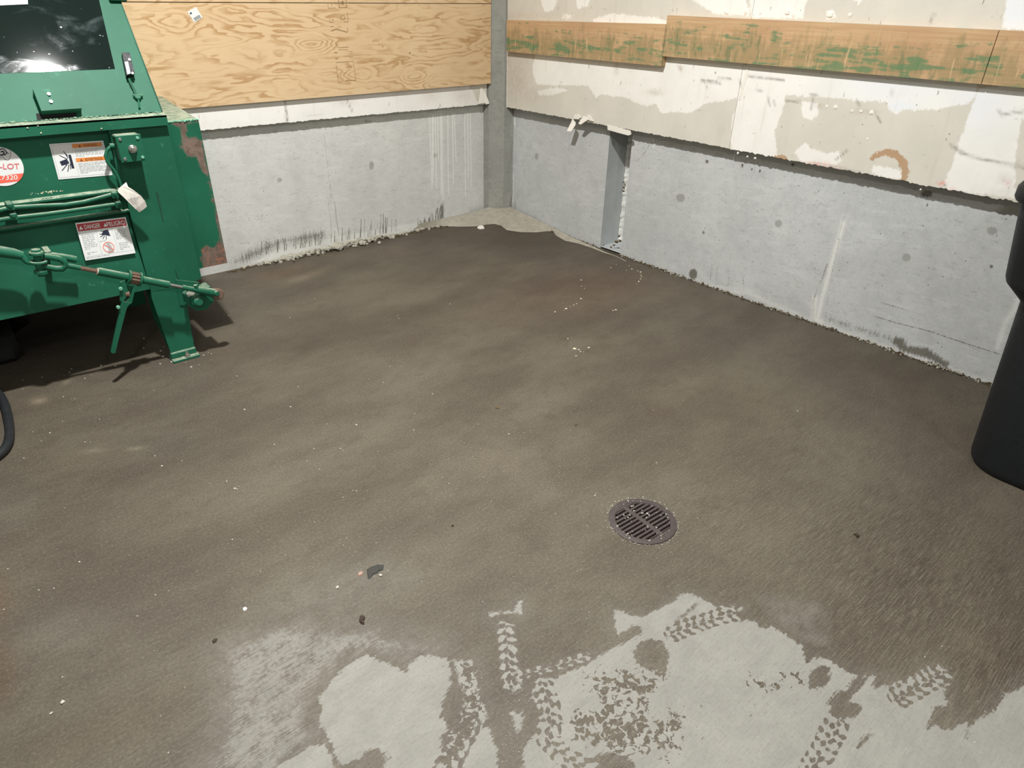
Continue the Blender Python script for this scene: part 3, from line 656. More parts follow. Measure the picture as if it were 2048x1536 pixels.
mb.add(vs, [(6*i+k, 6*i+k+1, 6*i+k+7, 6*i+k+6) for i in range(47) for k in range(5)])
JAMB = simple('chipped_white_foam', lin(232, 232, 226), 0.85, var=0.22, vscale=45, spec=0.2, bmp=0.4)
tag(mb.build('pocket_back', JAMB, wall_right), 'chipped white filling at the back of the wall pocket')
mb = MB(); rr = random.Random(6)
for z in list(np.arange(.03, .06, .008))+list(np.arange(.36, .44, .009))+[.12, .2, .27, .55]: mb.rock((PD-.006, -1.114-rr.uniform(0, .012), z), rr.uniform(.002, .010), 1, int(z*1000))
tag(mb.build('dark_grit', MUCK, wall_right), kind='stuff')
mb = MB()
for (x, y, r) in ((1207, 492, .012), (1233, 484, .014), (1240, 482, .012), (1228, 490, .010), (1222, 494, .008)):
    p = xp(x, y, 0.03); mb.rock((p[0], p[1], p[2]), r, 0.7, x)
tag(mb.build('pocket_debris', MUCK, wall_right), kind='stuff')

# ceiling and the two walls behind the camera
tag(link_mesh('ceiling', [(-7, -8, CEIL), (0.25, -8, CEIL), (0.25, 0.2, CEIL), (-7, 0.2, CEIL)], [(0, 1, 2, 3)], CEILM), kind='structure')
tag(link_mesh('wall_back', [(-7, -8, 0), (0.2, -8, 0), (0.2, -8, CEIL), (-7, -8, CEIL)], [(0, 1, 2, 3)], PLAINW), kind='structure')
tag(link_mesh('wall_rear', [(-7, -8, 0), (-7, 0.2, 0), (-7, 0.2, CEIL), (-7, -8, CEIL)], [(0, 1, 2, 3)], PLAINW), kind='structure')

# corner post: grouted concrete filling the corner, face set on the diagonal
prof = [(-0.165, 0.0), (-0.160, -0.058), (-0.118, -0.102), (-0.082, -0.140), (-0.03, -0.150), (0.0, -0.152)]
hs = [0, .1, .2, .35, .5, .65, .8, 1.0, 1.25, 1.5, 2.0, CEIL]; rr = random.Random(8); vs = []
for h in hs:
    for (x, y) in prof:
        j = 0.004 if h < 1.6 else 0
        vs.append(V(x+rr.uniform(-j, j)*(x > -.16), y+rr.uniform(-j, j), h))
n = len(prof)
post = link_mesh('trim_1', vs, [(i*n+k, i*n+k+1, (i+1)*n+k+1, (i+1)*n+k) for i in range(len(hs)-1) for k in range(n-1)], POST, origin=(0, 0, 0))
for k in ('stain', 'pat', 'lite'):
    at = post.data.attributes.new(k, 'FLOAT', 'POINT')
    at.data.foreach_set('value', [(-1.0 if k == 'pat' else (0.30 if (k == 'stain' and (i % n) in (3, 4)) else 0.0)) for i in range(len(vs))])
tag(post, kind='structure')

# mortar fillet spread over the corner of the slab
out = [fl(*p) for p in sc([(150, 345), (240, 320), (330, 300), (470, 325), (640, 330), (780, 325), (860, 310), (930, 305), (990, 320), (1040, 360), (1160, 378), (1300, 380), (1400, 370), (1490, 360), (1480, 410), (1560, 455), (1680, 480), (1800, 520), (1900, 560), (2000, 590), (2100, 640)], 780, 380, 0.2246)]
ring = []
for i, p in enumerate(out):
    t = i/(len(out)-1); q = V(min(-0.002, p[0]), min(-0.002, p[1]), 0.002)
    if p[0]+p[1]*-1 < 0 and i < 12: inner = V(q.x*0.92, -0.002, 0.05)
    else: inner = V(-0.002, q.y*0.98, 0.035)
    if 6 <= i <= 12: inner = V(-0.15+0.13*(i-6)/6, -0.06-0.09*(i-6)/6, 0.085)
    if i > 13: inner.z = max(0.004, 0.035*(1-(i-13)/7)); inner = q.lerp(inner, max(0.15, 1-(i-13)/7))
    ring.append((q, inner))
vs, fs = [], []
for i, (q, c) in enumerate(ring):
    for k in range(5):
        t = k/4; p = q.lerp(c, t); p.z = 0.002+(c.z-0.002)*(t**0.8)+(0.004*math.sin(i*3.1+k*2.3) if 0 < k < 4 else 0); vs.append(p)
for i in range(len(ring)-1):
    for k in range(4): fs.append((i*5+k, (i+1)*5+k, (i+1)*5+k+1, i*5+k+1))
o = link_mesh('mortar_fillet', vs, fs, MORT, floor, True); o['label'] = 'pale mortar smeared across the corner of the floor'

# crumbled mortar and grit along the wall bases (uncountable)
mb = MB(); rr = random.Random(21)
for i in range(420):
    x = rr.uniform(-2.1, -0.42); w = math.exp(-((x+1.45)/0.45)**2)
    if rr.random() > 0.35+0.65*w: continue
    y = -abs(rr.gauss(0, 0.018+0.022*w)); mb.rock((x, y-0.004, rr.uniform(0, 0.03)*w+0.004), rr.uniform(0.004, 0.013+0.012*w), 0.8, i)
tag(mb.build('crumbled_mortar', CHIP, wall_left), kind='stuff')
mb = MB()
for i in range(340):
    x = rr.uniform(-2.2, -0.4); y = -0.012-abs(rr.gauss(0.012, 0.018)); mb.rock((x, y, 0.003), rr.uniform(0.003, 0.009), 0.6, i+900)
tag(mb.build('dark_grit', MUCK, wall_left), kind='stuff')
mb = MB(); mk = MB()
for i in range(1000):
    y = rr.uniform(-3.75, -0.4)
    if -1.3 < y < -1.1: continue
    (mk if rr.random() < 0.55 else mb).rock((-0.004-abs(rr.gauss(0, 0.011)), y, rr.uniform(0.0, 0.012)), rr.uniform(0.002, 0.0065), 0.7, i+3000)
tag(mb.build('crumbled_mortar', CHIP, wall_right), kind='stuff'); tag(mk.build('dark_grit', MUCK, wall_right), kind='stuff')

# ------------------------------------------------------------------ sheets and boards on the walls
DL, PL_ = 0.05, 0.078        # faces of the left drywall strip and of the plywood
DRW, PK = 0.070, 0.108       # faces of the right drywall and of the planks
def sheet_attrs(P, fn, whites=(), browns=(), pinks=(), grime=(), cools=(), scuffs=()):
    paint = np.full(len(P), -1.0); brown = np.full(len(P), -1.0)
    for q in whites: paint = np.maximum(paint, sdf(P, [fn(*p) for p in q]))
    for q in browns: brown = np.maximum(brown, sdf(P, [fn(*p) for p in q]))
    pk = gauss_px(P, fn, pinks); gr = gauss_px(P, fn, grime); co = gauss_px(P, fn, cools)
    return dict(paint=paint, brown=brown, pink=pk, grime=gr, cool=co, scuff=lines(P, fn, [(q, 0.005, 0.9) for q in scuffs]))
def sheet(name, axis, face, back, u0, u1, z0, z1, fine, attr_fn, mat, parent, label=None, ragged=0.0, ztop=None, rag=None):
    """board with thickness: front grid with attributes + edges, one object"""
    us = spans(*[(a, b2, s) for a, b2, s in fine]); us = us[(us >= u0-1e-6) & (us <= u1+1e-6)]
    vs = spans((z0, min(z1, 1.62), 0.010), *([(1.62, z1, 0.6)] if z1 > 1.62 else []))
    A, B = np.meshgrid(us, vs, indexing='ij'); a, b2 = A.ravel(), B.ravel(); at = attr_fn(np.stack([a, b2], 1))
    nu, nv = len(us), len(vs); I = np.arange(nu*nv).reshape(nu, nv)
    zz = b2.copy()
    if ragged: zz = np.where(b2 <= z0+1e-6, b2+RNG.normal(0, ragged, len(b2)), b2)
    def co(aa, z, d): return np.stack([aa, np.full_like(aa, -d), z], 1) if axis == 1 else np.stack([np.full_like(aa, -d), aa, z], 1)
    front = co(a, zz, face)
    bd = np.concatenate([I[:, 0], I[-1, 1:], I[::-1, -1][1:], I[0, ::-1][1:-1]])
    bk = co(a[bd], zz[bd], back)
    q = np.stack([I[:-1, :-1], I[1:, :-1], I[1:, 1:], I[:-1, 1:]], -1).reshape(-1, 4).tolist()
    nb = len(bd); off = nu*nv
    q += [(int(bd[i]), off+i, off+(i+1) % nb, int(bd[(i+1) % nb])) for i in range(nb)]
    o = link_mesh(name, np.concatenate([front, bk]), q, mat, parent)
    for k, v in at.items():
        x = o.data.attributes.new(k, 'FLOAT', 'POINT'); x.data.foreach_set('value', np.concatenate([v, v[bd]]).astype(np.float32))
    if label: o['label'] = label
    return o
# left wall: drywall strip showing below the plywood
LD = lambda x, y: yp(x, y, -DL)[[0, 2]]
aL = lambda P: sheet_attrs(P, LD, whites=[[(100, 200), (900, 120), (945, 180), (960, 215), (600, 260), (100, 320)], sc([(520, 720), (760, 700), (860, 700), (860, 770), (700, 800), (520, 820)], 400, 0, .293), sc([(1190, 660), (1250, 660), (1250, 760), (1190, 770)], 400, 0, .293)], grime=[(965, 195, 14, 22, 0.5), (572, 232, 2, 16, 0.6), (420, 250, 60, 10, 0.15), (690, 205, 20, 8, 0.3), (860, 190, 20, 14, 0.3), (930, 190, 30, 20, 0.35)], scuffs=[sc([(580, 690), (588, 760), (598, 825)], 400, 0, .293), sc([(1000, 680), (1040, 760)], 400, 0, .293), sc([(1845, 580), (1845, 605)], 400, 0, .293)])
o = sheet('drywall_sheet', 1, DL, 0.02, -5.0, -0.172, 0.836, 1.6, [(-5.0, -2.4, 0.1), (-2.4, -0.172, 0.012)], aL, DRY, wall_left, None, 0.0018)
mb = MB()
for k, (pts, t) in enumerate([([(962, 172), (977, 200), (975, 206), (965, 207), (957, 208)], .003), ([(968, 178), (979, 207), (972, 209)], .003)]):
    P3 = [yp(x, y, -(DL+0.010+0.006*k)) for x, y in pts]; P3[0] = yp(*pts[0], -(DL+0.002)); mb.slab(P3, (0, 0.003, 0))
tag(mb.build('torn_paper', GYPS, o), 'torn white paper flap at the end of the drywall strip')
# plywood
def tilt(o, x0, dz):
    for v in o.data.vertices:
        x = v.co.x+world_of(o).x; v.co.z += (x-x0)*dz
ply = sheet('plywood_panel', 1, PL_, PL_-0.02, -5.0, -0.157, 0.974, 1.470, [(-5.0, -0.157, 0.05)], lambda P: dict(), PLY, wall_left)
tilt(ply, -0.157, 0.0072)
ply['label'] = 'wide plywood sheet screwed over the left wall'
p2 = sheet('plywood_panel', 1, PL_, PL_-0.02, -5.0, -0.157, 1.474, 2.6, [(-5.0, -0.157, 0.2)], lambda P: dict(), PLY, wall_left); tilt(p2, -0.157, 0.0072)
def yps(l, Y): return [yp(x, y, Y) for x, y in l]
# inspection stamps printed on the plywood
mb = MB(); Yk = -(PL_+0.0006)
S = lambda l: sc(l, 560, 0, 200/1707)
def stroke(mb, pts, w, Y):
    for (a, b2) in zip(pts[:-1], pts[1:]):
        a3, b3 = Vector(yp(*a, Y)), Vector(yp(*b2, Y)); d = (b3-a3).normalized(); nrm = V(-d.z, 0, d.x)*w/2
        mb.add([a3-nrm, b3-nrm, b3+nrm, a3+nrm], [(0, 1, 2, 3)])
for pts, w in [([(960, 1110), (1000, 1405), (1060, 1400)], .0035), ([(955, 1065), (1250, 1045), (1295, 1370)], .003), ([(1115, 1380), (1295, 1370)], .005), ([(1140, 1140), (1230, 1150)], .004), ([(1080, 1245), (1130, 1240)], .003), ([(1030, 1230), (1040, 1330)], .003), ([(1150, 1330), (1155, 1365)], .003),
               ([(955, 720), (970, 790), (1000, 815), (1170, 800)], .003), ([(1000, 850), (1160, 850)], .003), ([(1080, 960), (1230, 955)], .002), ([(1170, 880), (1240, 875)], .002), ([(1180, 920), (1240, 915)], .002), ([(1190, 985), (1250, 980)], .002), ([(925, 900), (980, 900)], .006), ([(940, 1000), (990, 1000)], .006),
               ([(845, 320), (850, 385), (920, 385)], .003), ([(1145, 215), (1165, 370), (1090, 370)], .0035), ([(1030, 270), (1100, 265), (1110, 330), (1040, 335), (1030, 270)], .004), ([(890, 330), (910, 350)], .006), ([(870, 530), (960, 500), (1040, 520), (1150, 550)], .006), ([(860, 455), (920, 450)], .004), ([(1150, 470), (1160, 540)], .004),
               ([(815, 40), (825, 140), (950, 135)], .003), ([(1000, 0), (1010, 130), (1140, 130), (1125, 0)], .005), ([(870, 40), (885, 90)], .005), ([(1050, 70), (1090, 60), (1060, 30), (1080, 20)], .007)]:
    stroke(mb, S(pts), w, Yk)
tag(mb.build('ink_stamp', INK, ply), 'faded inspection stamps printed on the plywood')
# bar-code sticker
st_ = [(375, 24), (392, 14), (405, 35), (389, 45)]
mb = MB(); mb.slab(yps(st_, -(PL_+0.0014)), (0, 0.0012, 0)); bs = mb.build('barcode_sticker', PAPER, ply); bs['label'] = 'small white sticker tilted on the plywood'
mb = MB(); o0, ex, ey = Vector(yp(387, 36, -(PL_+0.0018))), Vector(yp(399, 29, -(PL_+0.0018))), Vector(yp(391, 42, -(PL_+0.0018)))
ex = (ex-o0); ey = (ey-o0)
for k in range(6): mb.add([o0+ex*(k/6), o0+ex*(k/6+.09), o0+ex*(k/6+.09)+ey, o0+ex*(k/6)+ey], [(0, 1, 2, 3)])
q0 = Vector(yp(379, 26, -(PL_+0.0018))); mb.add([q0, q0+ex*.28, q0+ex*.28+ey*.5, q0+ey*.5], [(0, 1, 2, 3)])
mb.build('barcode', INKB, bs)

# right wall drywall: a sheet each side of the taped seam
RD = lambda x, y: xp(x, y, -DRW)[[1, 2]]
K5 = lambda l: sc(l, 960, 0, 0.26367)
K6 = lambda l: sc(l, 1400, 0, 0.31641)
whites = [K5([(420, 420), (395, 500), (400, 560), (430, 640), (560, 650), (820, 650), (850, 700), (880, 745), (920, 715), (1000, 730), (1100, 740), (1180, 780), (1260, 805), (1340, 790), (1370, 860), (1480, 850), (1600, 860), (1700, 790), (1860, 765), (1955, 740), (2200, 700), (2200, 200), (420, 200)]),
          K5([(1960, 740), (1925, 880), (1900, 1050), (1915, 1130), (2000, 1160), (2260, 1200), (2200, 700)]),
          K5([(430, 690), (580, 660), (680, 680), (560, 720), (450, 725)]),
          K6([(220, 200), (240, 620), (200, 760), (190, 900), (240, 970), (430, 1000), (450, 880), (490, 790), (530, 680), (545, 600), (640, 610), (760, 610), (900, 625), (1000, 640), (1180, 645), (1250, 690), (1350, 700), (1500, 690), (1700, 655), (1745, 610), (1790, 200)]),
          K6([(1745, 600), (1690, 740), (1640, 890), (1590, 1050), (1545, 1150), (1560, 1200), (2000, 1260), (1990, 1050), (2010, 900), (2030, 760), (2300, 700), (2300, 500), (1745, 560)]),
          K6([(640, 640), (750, 650), (750, 720), (710, 760), (650, 750)]), K6([(600, 960), (620, 930), (670, 900), (700, 940), (760, 950), (790, 970), (880, 955), (902, 1010), (860, 1050), (760, 1030), (630, 1020)]),
          K6([(1090, 1040), (1200, 1060), (1290, 1090), (1295, 1145), (1180, 1120), (1090, 1100)]), K6([(1180, 645), (1300, 690), (1250, 725), (1200, 710)]),
          K5([(450, -60), (610, -60), (560, 80), (490, 95), (470, 40)]), K5([(720, -60), (850, -60), (820, 50), (740, 70)]), K5([(630, 100), (720, 120), (660, 150), (620, 140)]), K5([(860, 140), (1000, 100), (1320, 130), (1420, 160), (1420, 200), (860, 200)]), K5([(1530, -60), (2000, -60), (2048, 120), (1800, 110), (1700, 60)]),
          K6([(310, -60), (690, -60), (650, 115), (320, 115)]), K6([(1945, -60), (2200, -60), (2200, 200), (1905, 185)]), K6([(800, 70), (850, 65), (860, 110), (800, 120)]), K6([(950, -20), (1030, -20), (1000, 30)])]
arc_o = [(1185+135*math.cos(t), 1080+140*math.sin(t)) for t in np.linspace(3.75, 6.95, 16)]; arc_i = [(1170+105*math.cos(t), 1090+105*math.sin(t)) for t in np.linspace(6.9, 3.85, 14)]
browns = [K6(arc_o+arc_i), K6([(455, 995), (490, 980), (540, 985), (558, 1010), (545, 1020), (480, 1012)])]
pinks = [(1630, 328, 28, 4, 0.6), (1660, 337, 22, 4, 0.6), (1884, 367, 8, 5, 0.95), (2014, 366, 8, 4, 0.5), (1905, 379, 8, 3, 0.6)]
grime = [(1030, 160, 26, 50, 0.62), (1015, 120, 12, 30, 0.6), (1060, 190, 40, 20, 0.35), (1310, 185, 14, 6, 0.6), (1233, 138, 5, 14, 0.5), (1361, 136, 4, 6, 0.95), (2010, 360, 12, 10, 0.4), (1640, 212, 10, 4, 0.5), (1730, 224, 26, 5, 0.55), (1040, 32, 60, 10, 0.3)]
cools = [(1790, 170, 120, 40, 0.7), (1960, 200, 70, 60, 0.8), (2030, 30, 40, 60, 1.0), (1800, 212, 40, 14, 1.0)]
scuffs = [K5([(1680, 605), (1750, 612), (1825, 635)]), K5([(1800, 595), (1900, 600)]), K6([(300, 480), (420, 492), (530, 508)]), K6([(10, 512), (130, 525)]), K6([(250, 500), (262, 560)]), K6([(432, 615), (438, 665)]), K6([(465, 635), (475, 665)]), K6([(1580, 915), (1690, 980), (1760, 1000), (1900, 1030), (2048, 1060)]), K6([(1590, 920), (1660, 975)]),
          K6([(1890, 700), (1910, 725), (2000, 708), (2048, 705)]), K6([(700, 690), (715, 650), (712, 620)]), K6([(860, 1010), (930, 950)]), K6([(990, 635), (1010, 670)]), K6([(700, 595), (740, 600)]), K6([(360, 568), (395, 572)]), K6([(40, 545), (45, 560)]), K6([(1120, 735), (1140, 770)]), K6([(820, 1050), (1010, 1090)]), K6([(1455, 145), (1480, 90)]), K6([(1210, 600), (1218, 570)]), K6([(540, 640), (640, 640)])]
aR = lambda P: sheet_attrs(P, RD, whites, browns, pinks, grime, cools, scuffs)
s1 = sheet('drywall_sheet', 0, DRW, DRW-0.016, -2.038, -0.150, 0.820, CEIL, [(-2.038, -0.150, 0.010)], aR, DRY, wall_right, 'drywall sheet beside the corner post, half painted white', 0.0018)
s2 = sheet('drywall_sheet', 0, DRW, DRW-0.016, -5.0, -2.040, 0.818, CEIL, [(-5.0, -3.7, 0.1), (-3.7, -2.04, 0.010)], aR, DRY, wall_right, 'patched drywall sheet with brown ring stain, right of the cracked seam', 0.0022)
mb = MB(); rr = random.Random(15)
for i in range(30):
    z = .824+i*.0125; w = rr.uniform(.003, .008)
    mb.slab([V(-DRW-.0005, -.1505, z), V(-DRW-.0005, -.1505-w, z), V(-DRW-.0005, -.1505-rr.uniform(.003, .008), z+.0125), V(-DRW-.0005, -.1505, z+.0125)], (-.001, 0, 0))
tag(mb.build('edge_bead', GYPS, s1), 'ragged white paper edge beside the corner post')
# torn tape and blobs at the seam, torn scraps under the sheet, broken gypsum over the pocket
mb = MB(); rr = random.Random(5)
for i in range(26):
    t = i/25; x, y = K5([(2030-60*t, 540+200*t)])[0]; p = xp(x, y, -(DRW+0.0)); w = rr.uniform(.004, .010)
    mb.slab([V(p[0]-.001, p[1]-w, p[2]-.012), V(p[0]-.004, p[1]+w*.6, p[2]-.010), V(p[0]-.003, p[1]+w, p[2]+.012), V(p[0]-.0015, p[1]-w*.7, p[2]+.012)], (0.002, 0, 0))
tag(mb.build('torn_tape', GYPS, s1), 'ragged strip of torn joint tape over the seam')
def scrap(name, pts, d, curl, parent, mat=GYPS, label=None):
    P3 = [Vector(xp(x, y, -(DRW+d))) for x, y in pts]; zt = max(p.z for p in P3)
    for p in P3: p.x -= curl*((zt-p.z)/0.06)**1.5
    mb = MB(); mb.slab(P3, (0.004, 0, 0.001)); o = mb.build(name, mat, parent)
    if label: o['label'] = label
    return o
scrap('torn_paper', K5([(700, 905), (725, 930), (728, 950), (712, 995), (680, 990), (690, 940)]), 0.006, 0.02, s1)
scrap('torn_paper', K5([(715, 870), (745, 868), (765, 890), (745, 905), (705, 900)]), 0.010, 0.0, s1)
scrap('torn_paper', K5([(780, 880), (815, 890), (818, 910), (770, 945), (752, 935), (770, 905)]), 0.012, 0.012, s1)
scrap('torn_paper', K5([(815, 870), (835, 880), (860, 920), (835, 915), (815, 905)]), 0.010, 0.004, s1)
scrap('broken_gypsum', K5([(965, 950), (1140, 993), (1145, 1020), (1125, 1028), (1050, 1008), (968, 985)]), 0.003, 0.0, s1, label='broken white gypsum edge above the wall pocket')
mb = MB()
for x, y, r in ((300, 990, .006), (350, 1000, .006), (240, 968, .009), (1395, 1198, .005)):
    p = xp(*K6([(x, y)])[0], -(DRW+.002)); mb.rock(tuple(p), r, 0.9, x)
tag(mb.build('loose_gypsum', GYPS, s2), kind='stuff')
# gouges torn through the paper (white plugs)
def gouge(l, parent, mat=GYPS):
    mb = MB()
    for x, y, r in l:
        p = xp(x, y, -(DRW+.0005)); n_ = len(mb.v); mb.rock((p[0], p[1], p[2]), r, 1.0, int(x*7+y))
        for q in mb.v[n_:]: q.x = p[0]+(q.x-p[0])*0.32
    return mb
gouge([(1416, 19, .010), (1491, 25, .011), (1521, 25, .010), (1575, 25, .014), (1586, 30, .010), (1661, 29, .016), (1700, 30, .010), (1452, 24, .012)], s1).build('torn_plug', GYPS, s1)
gouge([(1671, 214, .012), (1653, 213, .008), (1704, 222, .008), (1743, 225, .012), (1722, 223, .008), (1735, 278, .006)], s2).build('torn_plug', GYPS, s2)

# planks
def plank(u0, u1, z0a, z0b, z1a, z1b, label=None):
    us = np.linspace(u0, u1, max(3, int((u1-u0)/0.02))); vs = np.linspace(0, 1, 12)
    t = (us-u0)/(u1-u0); zb = z0a+(z0b-z0a)*t; zt = z1a+(z1b-z1a)*t
    V3 = []; I = {}
    for i, u in enumerate(us):
        for j, s in enumerate(vs):
            I[i, j] = len(V3); V3.append((-PK, u, zb[i]+(zt[i]-zb[i])*s))
    F = [(I[i, j], I[i+1, j], I[i+1, j+1], I[i, j+1]) for i in range(len(us)-1) for j in range(11)]
    bd = [I[i, 0] for i in range(len(us))]+[I[len(us)-1, j] for j in range(1, 12)]+[I[i, 11] for i in range(len(us)-2, -1, -1)]+[I[0, j] for j in range(10, 0, -1)]
    off = len(V3); V3 += [(-DRW-0.0005, V3[b2][1], V3[b2][2]) for b2 in bd]; n = len(bd)
    F += [(bd[i], off+i, off+(i+1) % n, bd[(i+1) % n]) for i in range(n)]
    o = link_mesh('plank', V3, F, PLANK, wall_right)
    ws = [1.0-abs((s-0.25))*1.25 for _ in us for s in vs]; ws = [max(0, w) for w in ws]+[0.5]*n
    a = o.data.attributes.new('wear', 'FLOAT', 'POINT'); a.data.foreach_set('value', ws)
    if label: o['label'] = label
    return o
plank(-1.543, -0.187, 1.190, 1.186, 1.398, 1.378, 'short lower plank against the corner post with green paint scuffs')
plank(-3.150, -1.546, 1.240, 1.241, 1.431, 1.440, 'long plank with scattered green paint scuffs')
plank(-5.0, -3.153, 1.238, 1.240, 1.431, 1.431, 'right-hand plank running out of the picture')


# ------------------------------------------------------------------ TRASH COMPACTOR
YF = -1.03                      # plane of its front post and leg
XR, XL = -2.622, -4.7           # right end of the housing, left end (out of the picture)
comp = tag(empty('trash_compactor', (-3.3, -0.6, 0)), 'green steel trash compactor with dark window and warning stickers, against the left wall', 'compactor')
def P3(x, y, Y=YF): return Vector(yp(x, y, Y))
mb = MB(); mb.box((XL, -0.985, 0.372), (XR-0.004, -0.12, 1.062), 0.006)
mb.build('body_shell', GREEN, comp)
# upper front panel, ledge, lower front panel
mb = MB(); mb.box((XL, -1.012, 0.800), (-2.842, -0.984, 1.036), 0.002); mb.build('upper_panel', GREEN, comp)
mb = MB(); zl = 0.800
mb.slab([(XL, -1.012, 0.812), (-2.842, -1.012, 0.803), (-2.842, -1.034, 0.797), (XL, -1.034, 0.806)], (0, 0, -0.007))
mb.box((XL, -1.036, 0.706), (-2.842, -0.986, 0.716), 0.002)
mb.box((XL, -1.014, 0.714), (-2.842, -0.986, 0.796))
mb.build('ledge', GREEN_D, comp)
mb = MB(); mb.slab([(XL, -0.992, 0.706), (-2.846, -0.992, 0.706), (-2.842, -1.028, 0.362), (XL, -1.028, 0.374)], (0, 0.02, 0)); mb.build('lower_panel', GREEN, comp)
# front post that runs down into the leg
mb = MB(); mb.slab([(-2.842, YF, 1.034), (XR, YF, 1.034), (XR, YF, 0.362), (-2.706, YF, 0.338), (-2.842, YF, 0.352)], (0, 0.044, 0)); mb.build('front_post', GREEN, comp)
for q in (((312, 384), (316, 384), (327, 441), (325, 441)), ((350, 541), (352, 541), (358, 562), (357, 562))):
    mb = MB(); mb.slab([P3(x, y, YF-.0003) for x, y in q], (0, -.0022, 0)); mb.build('seam', simple('seam_shadow_green', lin(20, 66, 48), .6), comp)
mb = MB(); Yl = YF+0.001
mb.slab([(-2.842, Yl, 0.353), (-2.706, Yl, 0.339), (-2.708, Yl, 0.29), (-2.722, Yl, 0.036), (-2.828, Yl, 0.036), (-2.846, Yl, 0.32)], (0, 0.012, 0))
mb.slab([(-2.842, Yl+.012, 0.44), (-2.842, Yl+.10, 0.44), (-2.842, Yl+.10, 0.20), (-2.828, Yl+.012, 0.04)], (0.010, 0, 0))
leg = mb.build('leg', GREEN, comp)
mb = MB(); mb.box((-2.834, -1.066, 0.0), (-2.714, -0.985, 0.012), 0.002); mb.box((-2.832, -1.040, 0.012), (-2.718, Yl+.012, 0.040), 0.004)
mb.build('foot_plate', GREEN_D, leg)
mb = MB(); c = fl(368, 707, 0.012); c = (c[0]+.004, -1.053, 0.012)
mb.disc(c, (0, 0, 1), 0.014, 0.002, 16); mb.disc((c[0], c[1], .014), (0, 0, 1), 0.0105, 0.011, 6); mb.disc((c[0], c[1], .025), (0, 0, 1), 0.006, 0.016, 10)
o = mb.build('anchor_bolt', STEEL, leg); o['label'] = 'bright anchor bolt through the foot plate'
# rear legs (in the dark below the housing)
mb = MB()
mb.box((-2.84, -0.24, 0), (-2.73, -0.16, 0.40)); mb.build('leg', GREEN, comp)
mb = MB(); mb.box((-4.55, -0.24, 0), (-4.45, -0.16, 0.40)); mb.build('leg', GREEN, comp)
mb = MB(); mb.box((-4.55, -1.03, 0), (-4.45, -1.0, 0.40)); mb.build('leg', GREEN, comp)
# dark gear housing and a coil of hose hidden underneath, far left
mb = MB(); mb.box((-3.95, -0.62, 0.0), (-3.36, -0.30, 0.16), 0.03)
mb.tube([(-3.7, -0.7, .22), (-3.5, -0.66, .26), (-3.36, -0.55, .24), (-3.30, -0.40, .12), (-3.4, -.3, .03)], 0.03, 10)
mb.tube([(-3.75, -0.5, .24), (-3.55, -0.46, .20), (-3.42, -0.42, .16), (-3.36, -0.30, .08)], 0.025, 10)
mb.build('pump_housing', DARK, comp, True)
# top flange: turned-out lip with dust and weld spatter on its upper side
mb = MB()
mb.slab([(XL, -1.052, 1.036), (XR, -1.052, 1.030), (XR, -1.052, 1.068), (XL, -1.052, 1.082)], (0, 0.008, 0))
mb.slab([(XL, -1.052, 1.082), (XR, -1.052, 1.068), (XR, -1.005, 1.074), (XL, -1.005, 1.088)], (0, 0, -0.007))
fl_ = mb.build('top_flange', GREEN_D, comp)
mb = MB(); rr = random.Random(2)
for i in range(150):
    x = -2.63-rr.random()*0.8; t = (x-XR)/(XL-XR); z = 1.074+t*0.014
    mb.rock((x, -1.010+rr.uniform(-.006, .006), z+0.001), rr.uniform(.003, .008), 0.6, i)
WELD = simple('dusty_weld', lin(112, 140, 116), 0.85, var=0.25, vscale=80)
tag(mb.build('weld_seam', WELD, fl_), kind='stuff')
mb = MB()
for x, y in ((15, 249), (41, 247), (76, 252), (55, 256), (82, 266), (203, 257)):
    mb.rock(tuple(P3(x, y, -1.0525)), 0.0028, 1, x)
tag(mb.build('spatter', CREAM, fl_), kind='stuff')
# hopper: front plate leaning back, with its side
NH = Vector((0, -0.36, 0.23)).normalized(); H0 = Vector((XR, -1.012, 1.078)); UPH = Vector((0, 0.23, 0.36)).normalized()
def hp(x, y, off=0.0):
    d = Vector(ray(x, y)); o0 = H0+NH*off; c = Vector(CAM); return c+d*((o0-c).dot(NH)/d.dot(NH))
def hin(p, off): return p+NH*off
T = 1.15
a = H0; b_ = H0+UPH*T; c_ = Vector((XL, b_.y, b_.z)); d_ = Vector((XL, H0.y, H0.z))
wr, wl = hp(230, 138), hp(-60, 148); w2 = hp(198, 0); up2 = w2+(w2-wr)*1.1
# plate with a window opening: strips around it
wl = Vector((XL+0.35, wr.y, wr.z)); wtl = Vector((XL+0.35, up2.y, up2.z))
mb = MB()
mb.slab([d_, a, Vector((XR, wr.y, wr.z)), wr, wl, Vector((XL, wr.y, wr.z))], NH*-0.006)
mb.slab([Vector((XR, wr.y, wr.z)), b_ , Vector((up2.x, b_.y, b_.z)), up2, wr], NH*-0.006)
mb.slab([up2, Vector((up2.x, b_.y, b_.z)), c_, Vector((XL, wtl.y, wtl.z)), wtl], NH*-0.006)
mb.slab([Vector((XL, wr.y, wr.z)), wl, wtl, Vector((XL, wtl.y, wtl.z))], NH*-0.006)
mb.slab([a, b_, Vector((XR, -0.12, b_.z)), Vector((XR, -0.12, 1.062))], (-0.006, 0, 0))
mb.slab([d_, c_, Vector((XL, -0.12, c_.z)), Vector((XL, -0.12, 1.062))], (0.006, 0, 0))
mb.slab([Vector((XL, -0.12, c_.z)), Vector((XR, -0.12, b_.z)), Vector((XR, -0.12, 1.06)), Vector((XL, -0.12, 1.06))], (0, -0.006, 0))
hop = mb.build('hopper', GREEN, comp)
mb = MB(); mb.slab([hin(p, 0.0008) for p in (wl, wr, up2, wtl)], NH*-0.009)
win = mb.build('window', GLASS, hop); win['label'] = 'dark scratched acrylic window in the hopper front'
